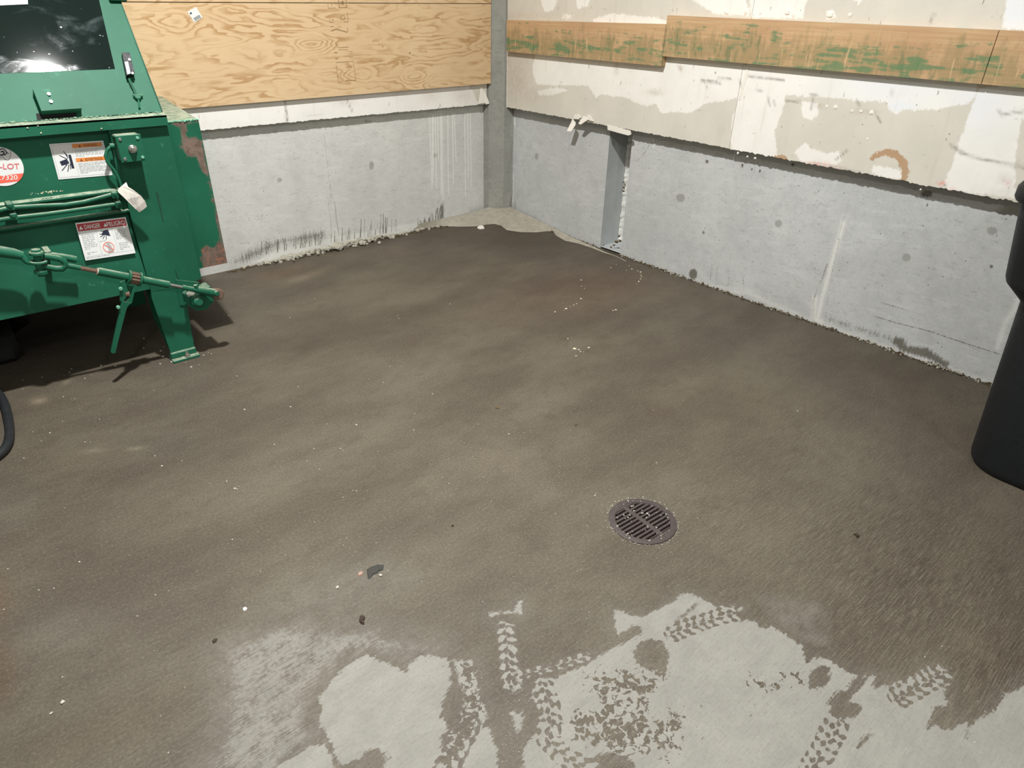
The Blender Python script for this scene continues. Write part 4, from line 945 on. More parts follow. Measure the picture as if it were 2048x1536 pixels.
mb = MB(); q = [hp(-80, 14, .0025), hp(56, 8, .0025), hp(49, -60, .0025), hp(-80, -60, .0025)]; mb.slab(q, NH*-0.0012)
mb.build('notice_sheet', PAPER, hop)['label'] = 'corner of a white notice stuck on the window'
mb = MB(); e = hp(232, -6, 0.004); mb.box((e.x-.03, e.y-.02, e.z-.015), (e.x+.035, e.y+.012, e.z+.05), 0.004); mb.build('hinge', GREEN, hop)
# cover box with two bolts over a dark slot
q = [hp(59, 181), hp(141, 180), hp(151, 224), hp(71, 226)]
mb = MB(); bx = MB()
n0 = [p+NH*0.030 for p in q]
lo = min(p.x for p in q); hi = max(p.x for p in q); xa, xb = hp(64, 181).x, hp(146, 181).x
tz = [hp(100, 184), hp(110, 228)]
A0 = Vector((xa, tz[1].y, tz[1].z)); B0 = Vector((xb, tz[1].y, tz[1].z)); C0 = Vector((xb, tz[0].y, tz[0].z)); D0 = Vector((xa, tz[0].y, tz[0].z))
mb.slab([A0, B0, C0, D0], NH*0.032)
cov = mb.build('cover_box', GREEN_D, hop)
mb = MB()
for px in ((98, 185), (102, 200)):
    p = hp(px[0], px[1]+4, 0.032); mb2 = MB(); mb2.disc(p, NH, 0.006, 0.006, 6); mb2.build('bolt', STEEL, cov)
mb = MB(); sl = [hp(74, 240, .001), hp(154, 236, .001), hp(152, 224, .001), hp(72, 227, .001)]; mb.slab(sl, NH*-0.001); mb.build('slot', DARK, hop)
# limit switch, its screws and its cable
sx_ = [hp(243, 113, 0), hp(258, 113, 0), hp(268, 153, 0), hp(252, 158, 0)]
mb = MB(); mb.slab(sx_, NH*0.030)
sw = mb.build('limit_switch', BLACK, hop); sw['label'] = 'small black limit switch beside the window'
mb = MB(); mb.slab([hp(249, 124, .0302), hp(256, 123, .0302), hp(261, 147, .0302), hp(255, 149, .0302)], NH*0.0012)
SWL = simple('pale_blue_label', lin(172, 186, 198), 0.5, var=0.05); mb.build('switch_label', SWL, sw)
for px in ((259, 120), (265, 147)):
    mb = MB(); mb.disc(hp(*px, .030), NH, 0.0052, 0.004, 12, .001); mb.build('screw', STEEL, sw)
mb = MB(); mb.tube([hp(258, 157, .012), hp(262, 168, .010), hp(268, 180, .007), hp(272, 190, .008)], 0.005, 8); mb.build('cable', simple('painted_cable', lin(26, 82, 60), .5), hop)
mb = MB(); mb.disc(hp(275, 196, 0), NH, 0.012, 0.014, 16, .003); mb.tube([hp(266, 192, .006), hp(285, 192, .006)], 0.007, 8); mb.tube([hp(277, 200, .008), hp(279, 216, .006)], .004, 6); mb.build('cable_gland', GREEN, hop)
# snout that enters the container: dented rusty box at the right end
ZB, ZT = 0.380, 1.026; YS = -0.95
mb = MB()
fp = [(XR+0.016, YS), (-2.471, YS), (-2.372, -0.06), (XR+0.016, -0.06)]
mb.box((XR-0.02, -0.80, ZB+.01), (XR+0.03, -0.10, ZT-.004))
mb.add([V(x, y, ZB) for x, y in fp]+[V(x, y, ZT) for x, y in fp], [(0, 3, 2, 1), (4, 5, 6, 7), (1, 2, 6, 5), (2, 3, 7, 6), (3, 0, 4, 7)])
sn = mb.build('snout', GREEN_D, comp)
us = np.linspace(XR+0.016, -2.471, 26); vz = np.linspace(ZB, ZT, 80)
A_, B_ = np.meshgrid(us, vz, indexing='ij'); P = np.stack([A_.ravel(), B_.ravel()], 1)
SF = lambda x, y: yp(x, y, YS)[[0, 2]]
R1 = lambda l: sc(l, 0, 0, 480/2048); R2 = lambda l: sc(l, 0, 340, .26042)
rust = np.maximum.reduce([sdf(P, [SF(*p) for p in q]) for q in (
    R1([(1440, 1035), (1700, 1015), (1705, 1040), (1600, 1060), (1575, 1120), (1590, 1180), (1660, 1165), (1720, 1200), (1800, 1536), (1760, 1500), (1700, 1420), (1670, 1350), (1590, 1330), (1545, 1270), (1540, 1190), (1535, 1130), (1560, 1080), (1450, 1050)]),
    R2([(1600, -20), (1640, 200), (1700, 430), (1760, 720), (1745, 640), (1690, 560), (1650, 300), (1590, 60), (1540, 0)]),
    R2([(1545, 620), (1590, 575), (1650, 590), (1690, 560), (1740, 600), (1770, 730), (1560, 770)]))])
deep = np.clip((ZB+0.12-P[:, 1])/0.04, 0, 1)
grid_obj('snout_face', us, vz, lambda a, c: np.stack([a, np.full_like(a, YS), c], 1), RUSTY, dict(rust=rust, deep=deep), parent=sn)['label'] = 'rust-patched front face of the snout'
mb = MB(); p0, p1 = V(XR-0.03, YS+.002, ZT), V(-2.472, YS+.002, ZT); rr = random.Random(9)
for i in range(36): p = p0.lerp(p1, i/35); mb.rock((p.x, p.y+rr.uniform(-.002, .003), p.z+rr.uniform(-.002, .002)), .005, .8, i)
LWELD = simple('worn_weld', lin(110, 168, 142), 0.6, var=.3, vscale=90); mb.build('weld_bead', LWELD, sn)
# junction box with key switch
YB = -1.10; q = [P3(230, 272, YB), P3(281, 269, YB), P3(290, 320, YB), P3(244, 324, YB)]
x0, x1 = (q[0].x+q[3].x)/2, (q[1].x+q[2].x)/2; z0, z1 = (q[2].z+q[3].z)/2, (q[0].z+q[1].z)/2
mb = MB(); mb.box((x0, YB, z0), (x1, -1.008, z1), 0.004); jb = mb.build('junction_box', GREEN_D, comp)
mb = MB(); mb.box((x0-.002, YB-.006, z0-.002), (x1+.002, YB, z1+.002), 0.002); lid = mb.build('cover_plate', GREEN, jb)
for (fx, fz) in ((.14, .88), (.86, .88), (.14, .12), (.88, .12)):
    mb = MB(); mb.disc((x0+(x1-x0)*fx, YB-.006, z0+(z1-z0)*fz), (0, -1, 0), 0.006, 0.004, 10, .001); mb.build('screw', STEEL if fx < .5 else LWELD, jb)
mb = MB(); cx_, cz_ = (x0+x1)/2+.004, (z0+z1)/2-.002
mb.disc((cx_, YB-.006, cz_), (0, -1, 0), 0.0155, 0.010, 20, .003); mb.disc((cx_, YB-.016, cz_), (0, -1, 0), 0.010, 0.008, 16, .003)
o = mb.build('key_switch', STEEL, jb, True); o['label'] = 'chrome key switch'
# conduit bend from the box down across the warning sticker
Yc = -1.05
mb = MB(); mb.disc(P3(233, 292, Yc), (-1, 0, .1), 0.010, 0.024, 12)
mb.tube([P3(*p, Yc) for p in ((232, 292), (222, 293), (214, 300), (211, 312), (216, 326), (228, 340), (236, 355), (243, 372), (246, 388))], 0.0065, 10)
mb.build('conduit', GREEN, comp, True)
mb = MB(); mb.tube([P3(225, 268, -1.035), P3(233, 320, -1.035), P3(245, 380, -1.035)], 0.008, 8); mb.build('conduit', GREEN, comp, True)
# painted hydraulic lines with clamps
Yh = -1.052
L1 = sc([(-200, 335), (0, 310), (80, 290), (300, 276), (500, 268), (650, 245), (880, 185)], 0, 340, .26042)
L2 = sc([(-200, 412), (0, 384), (100, 368), (350, 340), (600, 305), (900, 262)], 0, 340, .26042)
for L in (L1, L2):
    mb = MB(); mb.tube([P3(x, y, Yh) for x, y in L], 0.008, 10); mb.build('hydraulic_line', LWELD if False else GREEN_D, comp, True)
for px in ((20, 412), (27, 432), (229, 389), (236, 408)):
    p = P3(*px, Yh); mb = MB(); mb.box((p.x-.012, p.y-.012, p.z-.016), (p.x+.012, -1.012, p.z+.012), .004); mb.disc((p.x, p.y-.012, p.z+.004), (0, -1, 0), .006, .006, 6); mb.build('line_clamp', GREEN, comp)
mb = MB(); rr = random.Random(12)
for i in range(26):
    x, y = rr.gauss(88, 18), 0; y = 395-x*0.105+rr.uniform(-2, 2); mb.rock(tuple(P3(x, y, -1.036)), rr.uniform(.0015, .0032), .8, i)
tag(mb.build('chipped_paint', CREAM, comp), kind='stuff')

# stickers -----------------------------------------------------------------
def bil(c, u, v):   # c = tl, tr, br, bl
    return (c[0]*(1-u)+c[1]*u)*(1-v)+(c[3]*(1-u)+c[2]*u)*v
def quad(mb, c, u0, v0, u1, v1, n, off):
    mb.add([bil(c, u, v)+n*off for u, v in ((u0, v0), (u1, v0), (u1, v1), (u0, v1))], [(0, 3, 2, 1)])
def poly(mb, c, pts, n, off): mb.add([bil(c, u, v)+n*off for u, v in pts], [tuple(range(len(pts)))])
def pline(mb, c, pts, w, n, off, asp=1.0):
    for (a, b2) in zip(pts[:-1], pts[1:]):
        dx, dy = (b2[0]-a[0])*asp, b2[1]-a[1]; l = math.hypot(dx, dy) or 1; nx, ny = -dy/l*w/2/asp, dx/l*w/2
        poly(mb, c, [(a[0]-nx, a[1]-ny), (b2[0]-nx, b2[1]-ny), (b2[0]+nx, b2[1]+ny), (a[0]+nx, a[1]+ny)], n, off)
def lettering(txt, c, u0, v0, u1, v1, n, off, mat, parent, name='lettering', bold=0.012):
    cu = bpy.data.curves.new('txt', 'FONT'); cu.body = txt; cu.size = 1; cu.offset = bold; cu.resolution_u = 3
    ob = bpy.data.objects.new('txt', cu); COL.objects.link(ob); dg = bpy.context.evaluated_depsgraph_get()
    me = bpy.data.meshes.new_from_object(ob.evaluated_get(dg)); bpy.data.objects.remove(ob)
    co = np.array([v.co[:2] for v in me.vertices]); lo, hi = co.min(0), co.max(0); uv = (co-lo)/(hi-lo)
    vs = [bil(c, u0+(u1-u0)*a, v1-(v1-v0)*b2)+n*off for a, b2 in uv]
    fs = [tuple(p.vertices) for p in me.polygons]; bpy.data.meshes.remove(me)
    return link_mesh(name, vs, fs, mat, parent)
NF = Vector((0, -1, 0))
def fineprint(mb, c, u0, v0, u1, v1, rows, n, off, seed, h=0.45):
    r = random.Random(seed); dv = (v1-v0)/rows
    for i in range(rows):
        u = u0
        end = u1-(u1-u0)*(r.random()*0.25 if i % 3 else 0.0)-(0.5*(u1-u0) if i == rows-1 else 0)
        while u < end-0.01:
            w = min(end-u, r.uniform(.03, .09)); quad(mb, c, u, v0+i*dv, u+w, v0+i*dv+dv*h, n, off); u += w+0.014
def tri(mb, c, u, v, s, asp, n, off): poly(mb, c, [(u, v+s/2), (u+s/asp, v+s/2), (u+s/asp/2, v-s/2)], n, off)
# warning sticker on the upper panel
Yw = -1.0125
W = [P3(98, 288, Yw), P3(206, 281, Yw), P3(225, 350, Yw), P3(117, 359, Yw)]
mb = MB(); mb.slab(W, (0, -0.0012, 0)); ws = mb.build('warning_sticker', PAPER, comp); ws['label'] = 'white and orange warning sticker with crushed hand pictogram'
o1 = .0016; o2 = .0021
mb = MB(); quad(mb, W, .40, .045, .955, .155, NF, o1); quad(mb, W, .40, .44, .955, .55, NF, o1); mb.build('orange_band', ORANGE, ws)
mb = MB(); fineprint(mb, W, .42, .19, .95, .42, 6, NF, o1, 1); fineprint(mb, W, .42, .585, .95, .90, 8, NF, o1, 2)
pline(mb, W, [(.03, .04), (.03, .95), (.97, .95), (.97, .04), (.03, .04)], .008, NF, o1, 1.5); pline(mb, W, [(.385, .05), (.385, .95)], .006, NF, o1, 1.5)
tag(mb.build('fine_print', GREYP, ws), kind='stuff')
lettering('WARNING', W, .60, .062, .86, .138, NF, o2, BROWNP, ws); lettering('ADVERTENCIA', W, .56, .457, .90, .533, NF, o2, BROWNP, ws)
for u_, v_ in ((.51, .10), (.47, .495)):
    mb = MB(); tri(mb, W, u_, v_, .08, 1.5, NF, o2); mb.build('alert_triangle', BROWNP, ws)
mb = MB()
poly(mb, W, [(.285, .33), (.335, .33), (.335, .72), (.285, .72)], NF, o1); poly(mb, W, [(.10, .50), (.17, .47), (.19, .60), (.12, .62)], NF, o1); poly(mb, W, [(.17, .47), (.24, .44), (.27, .56), (.19, .61)], NF, o1)
for k, (a0, b0) in enumerate([((.25, .45), (.13, .33)), ((.27, .42), (.22, .22)), ((.22, .60), (.10, .76)), ((.25, .60), (.20, .80)), ((.28, .58), (.26, .74)), ((.27, .36), (.25, .30))]): pline(mb, W, [a0, b0], .022, NF, o1, 1.5)
mb.build('hand_pictogram', NAVY, ws)
# danger sticker on the lower panel
Yd = -1.0205
D = [P3(150, 446, Yd+.012), P3(251, 434, Yd+.012), P3(271, 506, Yd-.001), P3(171, 521, Yd-.001)]
ND = (D[1]-D[0]).cross(D[3]-D[0]).normalized(); ND = ND if ND.y < 0 else -ND
mb = MB(); mb.slab(D, ND*.0012); ds = mb.build('danger_sticker', PAPER, comp); ds['label'] = 'white sticker with red bilingual danger band'
mb = MB(); quad(mb, D, .02, .035, .975, .225, ND, o1); mb.build('red_band', RED, ds)
lettering('DANGER', D, .15, .075, .46, .19, ND, o2, PAPER, ds, bold=.012); lettering('PELIGRO', D, .59, .075, .955, .19, ND, o2, PAPER, ds, bold=.012)
for u_ in (.045, .52):
    mb = MB(); tri(mb, D, u_, .135, .10, 1.35, ND, o2); mb.build('alert_triangle', PAPER, ds)
mb = MB(); fineprint(mb, D, .05, .32, .31, .74, 9, ND, o1, 4); fineprint(mb, D, .07, .80, .26, .88, 2, ND, o1, 5); fineprint(mb, D, .70, .30, .94, .58, 7, ND, o1, 6); fineprint(mb, D, .72, .66, .92, .88, 5, ND, o1, 7); fineprint(mb, D, .37, .545, .60, .585, 1, ND, o1, 8); fineprint(mb, D, .03, .935, .93, .975, 1, ND, o1, 9)
pline(mb, D, [(.345, .225), (.345, .90)], .006, ND, o1, 1.35); pline(mb, D, [(.665, .225), (.665, .90)], .006, ND, o1, 1.35); pline(mb, D, [(.02, .91), (.98, .91)], .005, ND, o1, 1.35)
tag(mb.build('fine_print', GREYP, ds), kind='stuff')
mb = MB(); poly(mb, D, [(.50, .28), (.585, .27), (.60, .45), (.555, .43), (.50, .40), (.45, .40), (.44, .36)], ND, o1)
for a0, b0 in (((.46, .38), (.40, .36)), ((.46, .40), (.40, .44)), ((.49, .41), (.44, .50)), ((.52, .42), (.50, .53)), ((.50, .30), (.44, .29))): pline(mb, D, [a0, b0], .018, ND, o1, 1.35)
mb.build('hand_pictogram', NAVY, ds)
mb = MB(); poly(mb, D, [(.47, .64), (.53, .62), (.56, .70), (.585, .89), (.47, .90), (.49, .78)], ND, o1); mb.build('figure_pictogram', GREYP, ds)
mb = MB(); cc = [(.505+.105*math.cos(t), .735+.135*math.sin(t)) for t in np.linspace(0, 6.2832, 25)]; pline(mb, D, cc, .016, ND, o2, 1.35); pline(mb, D, [(.43, .66), (.58, .81)], .016, ND, o2, 1.35)
mb.build('prohibition_ring', CORAL, ds)
# round logo sticker cut by the picture's left edge
Yg = -1.0125; ctr = P3(1, 333, Yg); rad = (P3(47, 333, Yg)-ctr).length
mb = MB(); mb.slab([ctr+Vector((rad*math.cos(t), 0, rad*math.sin(t))) for t in np.linspace(0, 6.2832, 49)[:-1]], (0, -.0012, 0)); lg = mb.build('logo_sticker', PAPER, comp); lg['label'] = 'round white logo sticker with red lettering, cut by the left edge'
mb = MB(); za, zb_ = P3(40, 347, Yg).z, P3(40, 362, Yg).z; N_ = 30
up_ = [(math.sqrt(max(0, rad**2-(z-ctr.z)**2)), z) for z in np.linspace(za, zb_, N_)]
mb.add([Vector((ctr.x-x, Yg-o1, z)) for x, z in up_]+[Vector((ctr.x+x, Yg-o1, z)) for x, z in up_], [(i, i+1, N_+i+1, N_+i) for i in range(N_-1)]); mb.build('red_band', CORAL, lg)
G = [P3(-2, 325, Yg), P3(42, 324, Yg), P3(44, 340, Yg), P3(-2, 341, Yg)]; lettering('-LOT', G, .03, .15, .90, .85, NF, o2, simple('pink_print', lin(214, 110, 112), .5), lg)
G = [P3(-1, 348, Yg), P3(34, 347, Yg), P3(36, 361, Yg), P3(-1, 362, Yg)]; lettering('.7320', G, .0, .18, 1.0, .86, NF, o2, PAPER, lg)
G = [P3(-20, 290, Yg), P3(30, 290, Yg), P3(30, 325, Yg), P3(-20, 325, Yg)]; mb = MB()
pline(mb, G, [(.30, .38), (.45, .20), (.58, .25), (.66, .42), (.60, .58), (.52, .50)], .06, NF, o1, 1.4); pline(mb, G, [(.42, .40), (.52, .34), (.56, .48), (.46, .60), (.40, .52)], .08, NF, o1, 1.4)
pline(mb, G, [(.66, .42), (.74, .50)], .05, NF, o1, 1.4); pline(mb, G, [(.80, .34), (.84, .52), (.78, .70)], .025, NF, o1, 1.4); pline(mb, G, [(.48, .62), (.58, .82), (.72, .86), (.80, .74)], .025, NF, o1, 1.4); pline(mb, G, [(.20, .85), (.34, .74), (.44, .66)], .03, NF, o1, 1.4)
mb.build('logo_drawing', NAVY, lg)

# lug arm, tie bracket and pins that carry the ratchet binder
Yr = -1.115
rb = tag(empty('ratchet_binder', tuple(P3(262, 560, Yr)-Vector((0, 0, .12)))), 'green ratchet binder with hanging handle and bare threads across the compactor front', 'ratchet binder')
mb = MB(); A4b = lambda l: sc(l, 0, 420, 300/2048)
mb.tube([P3(x, y, Yr+.010) for x, y in ((-60, 496), (-30, 498), (0, 503), (26, 507), (45, 511.5))], [.022, .022, .021, .020, .016], 14)
pc = P3(77, 524, Yr-.002); mb.tube([P3(45, 511.5, Yr+.010), pc-Vector((.036, 0, -.006)), pc-Vector((.027, 0, 0))], [.0155, .0085, .0065], 14); mb.torus(pc, Vector((0.10, 0, 1)), 0.0245, 0.0065)
mb.box((P3(-60, 500, Yr).x-.03, Yr+.01, P3(-60, 500, Yr).z-.05), (P3(-60, 500, Yr).x+.03, -1.0, P3(-60, 500, Yr).z+.03), .004)
la = mb.build('lug_arm', GREEN_D, comp, True)
pz = P3(77, 518, Yr); ax = Vector((0.10, 0, 1)).normalized()
mb = MB(); mb.tube([pc-ax*.040, pc+ax*.036], .0135, 14); mb.disc(pc+ax*.030, ax, 0.026, 0.012, 20, .004); mb.disc(pc+ax*.042, ax, .018, .008, 6, .002); mb.build('pin', GREEN_D, rb, True)
mb = MB(); mb.disc(pc-ax*.046, ax, 0.024, 0.014, 6, .003); mb.disc(pc-ax*.056, ax, .012, .010, 10); mb.build('nut', GREEN, rb)
mb = MB(); mb.tube([P3(92, 510, Yr+.035), P3(125, 514, Yr+.035), P3(152, 519, Yr+.035)], 0.0135, 14); mb.box((P3(92, 510, Yr+.035).x, Yr+.03, P3(92, 510, Yr+.035).z-.01), (P3(92, 510, Yr+.035).x+.02, -1.0, P3(92, 510, Yr+.035).z+.012)); mb.build('stop_rod', GREEN_D, comp, True)
# tie bracket at the foot of the post: plate, big pin head
Yt = -1.085
mb = MB(); mb.slab([P3(x, y, Yt) for x, y in ((368, 588), (374, 582), (392, 578), (412, 592), (424, 606), (414, 618), (395, 622), (380, 614), (370, 604))], (0, 0.022, 0))
mb.slab([P3(x, y, Yt+.05) for x, y in ((352, 560), (398, 565), (404, 612), (360, 610))], (0, 0.02, 0))
mb.box((-2.70, -1.07, .25), (-2.60, -1.0, .33), .004); tb = mb.build('tie_bracket', GREEN, comp)
mb = MB(); c = P3(394, 603, Yt-.004); mb.disc(c+Vector((0, .02, 0)), (0.15, -1, .15), 0.031, 0.028, 28, .006); mb.disc(c+Vector((0.002, -.008, .002)), (0.15, -1, .15), 0.023, 0.018, 24, .008); mb.build('pin', GREEN, tb, True)
mb = MB(); mb.slab([P3(x, y, Yt-.002) for x, y in ((372, 587), (378, 582), (392, 585), (386, 591), (376, 594))], (0, .006, 0)); mb.build('worn_spot', simple('bare_primer', lin(176, 178, 164), .7), tb)

# ------------------------------------------------------------------ RATCHET BINDER hanging between the two lugs
B0, B1 = P3(129, 530, Yr-.004), P3(398, 581, Yr+.004)
def bp(x):   # point on the binder axis at photo column x
    t = (x-129)/(398-129); return B0.lerp(B1, t)
dB = (B1-B0).normalized()
mb = MB(); U0 = bp(131); sd = Vector((0.05, 0, -1)); sd = (sd-dB*sd.dot(dB)).normalized(); w = .020
mb.tube([U0-dB*.075+sd*w*-1.0, U0-dB*.03-sd*w*1.05, U0-dB*.010-sd*w*.8, U0, U0-dB*.010+sd*w*.8, U0-dB*.03+sd*w*1.05, U0-dB*.085+sd*w*1.0], [.011, .012, .013, .013, .013, .012, .011], 10)
mb.build('shackle', GREEN_D, rb, True)
def rod(x0, x1, r, name, mat, n=14): mb = MB(); mb.tube([bp(x0), bp(x1)], r, n); return mb.build(name, mat, rb, True)
rod(129, 157, .0095, 'rod', GREEN)
def thread(x0, x1, r, mat):
    mb = MB(); a, b2 = bp(x0), bp(x1); N = 26; path = [a.lerp(b2, i/N) for i in range(N+1)]; mb.tube(path, [r if i % 2 else r*.80 for i in range(N+1)], 12); return mb.build('threaded_rod', mat, rb)
t1 = thread(155, 191, .0095, RUSTM); t1['label'] = 'bare rusty thread on the left end'
t2 = thread(328, 362, .0085, simple('grey_thread', lin(116, 116, 108), .45, .7)); t2['label'] = 'bare grey thread on the right end'
rod(189, 248, .0165, 'barrel', GREEN_D, 18); rod(272, 331, .0155, 'barrel', GREEN_D, 18)
mb = MB(); mb.disc(bp(187), dB, .0135, .006, 14); mb.build('lock_ring', simple('worn_ring', lin(190, 178, 162), .6), rb)
# ratchet housing: two collars with the toothed gear between them
mb = MB(); mb.disc(bp(246), dB, .030, bp(246).x and (bp(251)-bp(246)).length, 24, .002); mb.build('collar', GREEN, rb, True)
mb = MB(); mb.disc(bp(268), dB, .030, (bp(273)-bp(268)).length, 24, .002); mb.build('collar', GREEN, rb, True)
mb = MB(); a, b2 = bp(251.2), bp(267.8); N = 44; s1_ = Vector((0, 0, 1)).cross(dB).normalized(); s2_ = dB.cross(s1_)
ring_ = [(.0265 if (i//2) % 2 else .0205) for i in range(N)]
vs = [p+r_*(math.cos(2*math.pi*i/N)*s1_+math.sin(2*math.pi*i/N)*s2_) for p in (a, b2) for i, r_ in enumerate(ring_)]
mb.add(vs, [(i, (i+1) % N, N+(i+1) % N, N+i) for i in range(N)]+[tuple(range(N)), tuple(range(2*N-1, N-1, -1))])
g = mb.build('ratchet_gear', RUSTM, rb); g['label'] = 'rusty toothed gear of the ratchet'
# yoke cheeks and handle hanging down
Yk2 = Yr-.006
mb = MB()
mb.slab([P3(x, y, Yk2-.012) for x, y in ((241, 565), (250, 560), (256, 582), (254, 594), (246, 603), (240, 602))], (0, .008, 0))
mb.slab([P3(x, y, Yk2-.012) for x, y in ((262, 590), (268, 572), (270, 580), (264, 606), (254, 612), (250, 606), (257, 597))], (0, .008, 0))
mb.slab([P3(x, y, Yk2+.004) for x, y in ((241, 568), (268, 574), (262, 606), (240, 603))], (0, .010, 0))
yk = mb.build('yoke', GREEN, rb)
mb = MB(); mb.tube([P3(250, 588, Yk2-.006), P3(258, 588, Yk2-.006)], .012, 10); mb.build('pawl', RUSTM, rb, True)
mb = MB(); mb.slab([P3(x, y, Yk2-.014) for x, y in ((244, 602), (262, 606), (255, 613), (252, 622), (237, 680), (231, 706), (224, 707), (222, 704), (236, 640), (240, 618))], (0, .012, 0)); mb.build('handle', GREEN, rb)
for px in ((241, 577), (236, 614)):
    mb = MB(); mb.disc(P3(*px, Yk2-.016), (0, -1, 0), .0075, .008, 12, .002); mb.build('rivet', LWELD, rb, True)
# right-hand yoke: neck, jaw, eye nut
rod(360, 392, .0110, 'rod', GREEN_D)
mb = MB(); mb.tube([bp(388), P3(408, 582, Yr+.004), P3(422, 585, Yr+.004), P3(436, 587, Yr+.004)], [.013, .018, .020, .017], 12)
mb.tube([P3(391, 570, Yr), P3(394, 579, Yr)], .009, 10); mb.build('jaw', GREEN_D, rb, True)
mb = MB(); mb.disc(P3(432, 587, Yr+.02), (.2, -1, .1), .026, .030, 20, .006); e_ = mb.build('eye_nut', RUSTM, rb, True)
mb = MB(); mb.disc(P3(433, 587, Yr-.011), (.2, -1, .1), .012, .008, 14, .003); mb.build('bolt', GREEN_D, rb, True)

# paper tag wired to the hydraulic line
tp = [(252.6, 364.7), (256.5, 373.9), (268, 381), (282.5, 392), (290, 402), (294, 413), (287, 419), (278.6, 424.6), (271, 418), (262, 409), (253, 400), (244.8, 392), (236, 384), (235.7, 379), (244, 372)]
pts = [P3(x, y, -1.088-0.012*math.sin((y-364)/61*3.1)) for x, y in tp]
mb = MB(); mb.slab(pts, (0, .0015, .0005)); tg = tag(mb.build('paper_tag', DIRTP, None), 'crumpled white paper tag wired to the green hydraulic lines', 'tag')
mb = MB(); TT = [P3(247, 381, -1.1025), P3(259, 374, -1.1025), P3(290, 411, -1.104), P3(278, 420, -1.104)]
TQ = [TT[0], TT[1], TT[2], TT[3]]
for k, (u, v0, v1) in enumerate(((.2, .35, .85), (.4, .25, .75), (.6, .4, .9), (.8, .3, .6))): pline(mb, [TQ[0], TQ[1], TQ[2], TQ[3]], [(u, v0), (u, v1)], .05, Vector((0, -1, 0)), .002)
mb.build('scribble', GREYP, tg)
mb = MB(); mb.tube([P3(245, 376, -1.09), P3(243, 372, -1.075), P3(241, 380, -1.06)], .0015, 6); mb.build('wire', STEEL, tg)

# ------------------------------------------------------------------ FLOOR DRAIN
dc = Vector(drain_c); dr_ = tag(empty('floor_drain', (dc.x, dc.y, -0.05)), 'round cast iron floor drain grate with slotted bars in the concrete floor', 'drain')
mb = MB(); N = 48
prof = [(DR, -.004), (DR, .003), (DR-.004, .0045), (DR-.020, .0045), (DR-.022, .002), (DR-.022, -.014)]
vs = [dc+Vector((r*math.cos(2*math.pi*i/N), r*math.sin(2*math.pi*i/N), z)) for i in range(N) for r, z in prof]; m_ = len(prof)
mb.add(vs, [(i*m_+k, ((i+1) % N)*m_+k, ((i+1) % N)*m_+k+1, i*m_+k+1) for i in range(N) for k in range(m_-1)]); mb.build('rim', IRON, dr_, True)
mb = MB(); vs = [dc+Vector((r*math.cos(2*math.pi*i/N), r*math.sin(2*math.pi*i/N), z)) for i in range(N) for r, z in ((DR-.012, -.002), (DR-.014, -.13), (0.001, -.13))]
mb.add(vs, [(i*3+k, ((i+1) % N)*3+k, ((i+1) % N)*3+k+1, i*3+k+1) for i in range(N) for k in (0, 1)]); mb.build('drain_bowl', DARK, dr_)
# bars run along image direction (1150,1010)->(1400,960): use the floor direction of the slots
s0 = fl(1244, 1061); s1v = fl(1277, 1042); bd_ = Vector((s1v[0]-s0[0], s1v[1]-s0[1], 0)).normalized(); cd = Vector((-bd_.y, bd_.x, 0))
mb = MB()
def gbox(mb, c, d, hl, hw, z0, z1, bev=.001):
    Mx = Matrix(((d.x, -d.y, 0, c.x), (d.y, d.x, 0, c.y), (0, 0, 1, 0), (0, 0, 0, 1))); mb.box((-hl, -hw, z0), (hl, hw, z1), bev, Mx)
Rg = DR-.021
for k in range(-5, 6):
    off = k*0.0155; hl = math.sqrt(max(0, Rg**2-off**2))
    if hl < .02: continue
    b1_ = MB(); gbox(b1_, dc+cd*off, bd_, hl, .0042, -.010, .0035); b1_.build('bar', IRON, dr_)
mb = MB(); gbox(mb, dc, cd, Rg, .008, -.010, .0040); mb.build('cross_bar', IRON, dr_)
for s in (1, -1):   # solid end segments of the casting
    pts = [dc+cd*(s*Rg*math.sin(t))+bd_*(Rg*math.cos(t)) for t in np.linspace(math.asin(.0775/Rg), math.pi-math.asin(.0775/Rg), 14)]
    mb = MB(); mb.slab([p+Vector((0, 0, .0035)) for p in pts], (0, 0, -.01)); mb.build('end_segment', IRON, dr_)
mb = MB(); rr = random.Random(31)
for i in range(46):
    t = rr.uniform(0, 6.28); r = DR*math.sqrt(rr.random())*.96; mb.rock((dc.x+r*math.cos(t), dc.y+r*math.sin(t), .0055), rr.uniform(.0015, .0035), .7, i)
tag(mb.build('caught_grit', CRUMB, dr_), kind='stuff')

# ------------------------------------------------------------------ BLACK WHEELED CART
BX0, BY1 = -0.790, -3.706       # foot of the corner that faces the camera
bw, bl_ = 0.52, 0.54
def cart_ring(z, gx, gy, rad, n=8):
    x0, x1 = BX0-gx, BX0+bw+gx; y1, y0 = BY1+gy, BY1-bl_-gy; out = []
    for cx, cy, a0 in ((x0+rad, y1-rad, math.pi/2), (x0+rad, y0+rad, math.pi), (x1-rad, y0+rad, 1.5*math.pi), (x1-rad, y1-rad, 0)):
        for i in range(n+1): t = a0+i/n*math.pi/2; out.append(V(cx+rad*math.cos(t), cy+rad*math.sin(t), z))
    return out
def loft(mb, rings, cap0=True, cap1=True):
    n = len(rings[0]); vs = [p for r in rings for p in r]
    fs = [(i*n+k, i*n+(k+1) % n, (i+1)*n+(k+1) % n, (i+1)*n+k) for i in range(len(rings)-1) for k in range(n)]
    if cap0: fs.append(tuple(range(n-1, -1, -1)))
    if cap1: fs.append(tuple((len(rings)-1)*n+k for k in range(n)))
    mb.add(vs, fs)
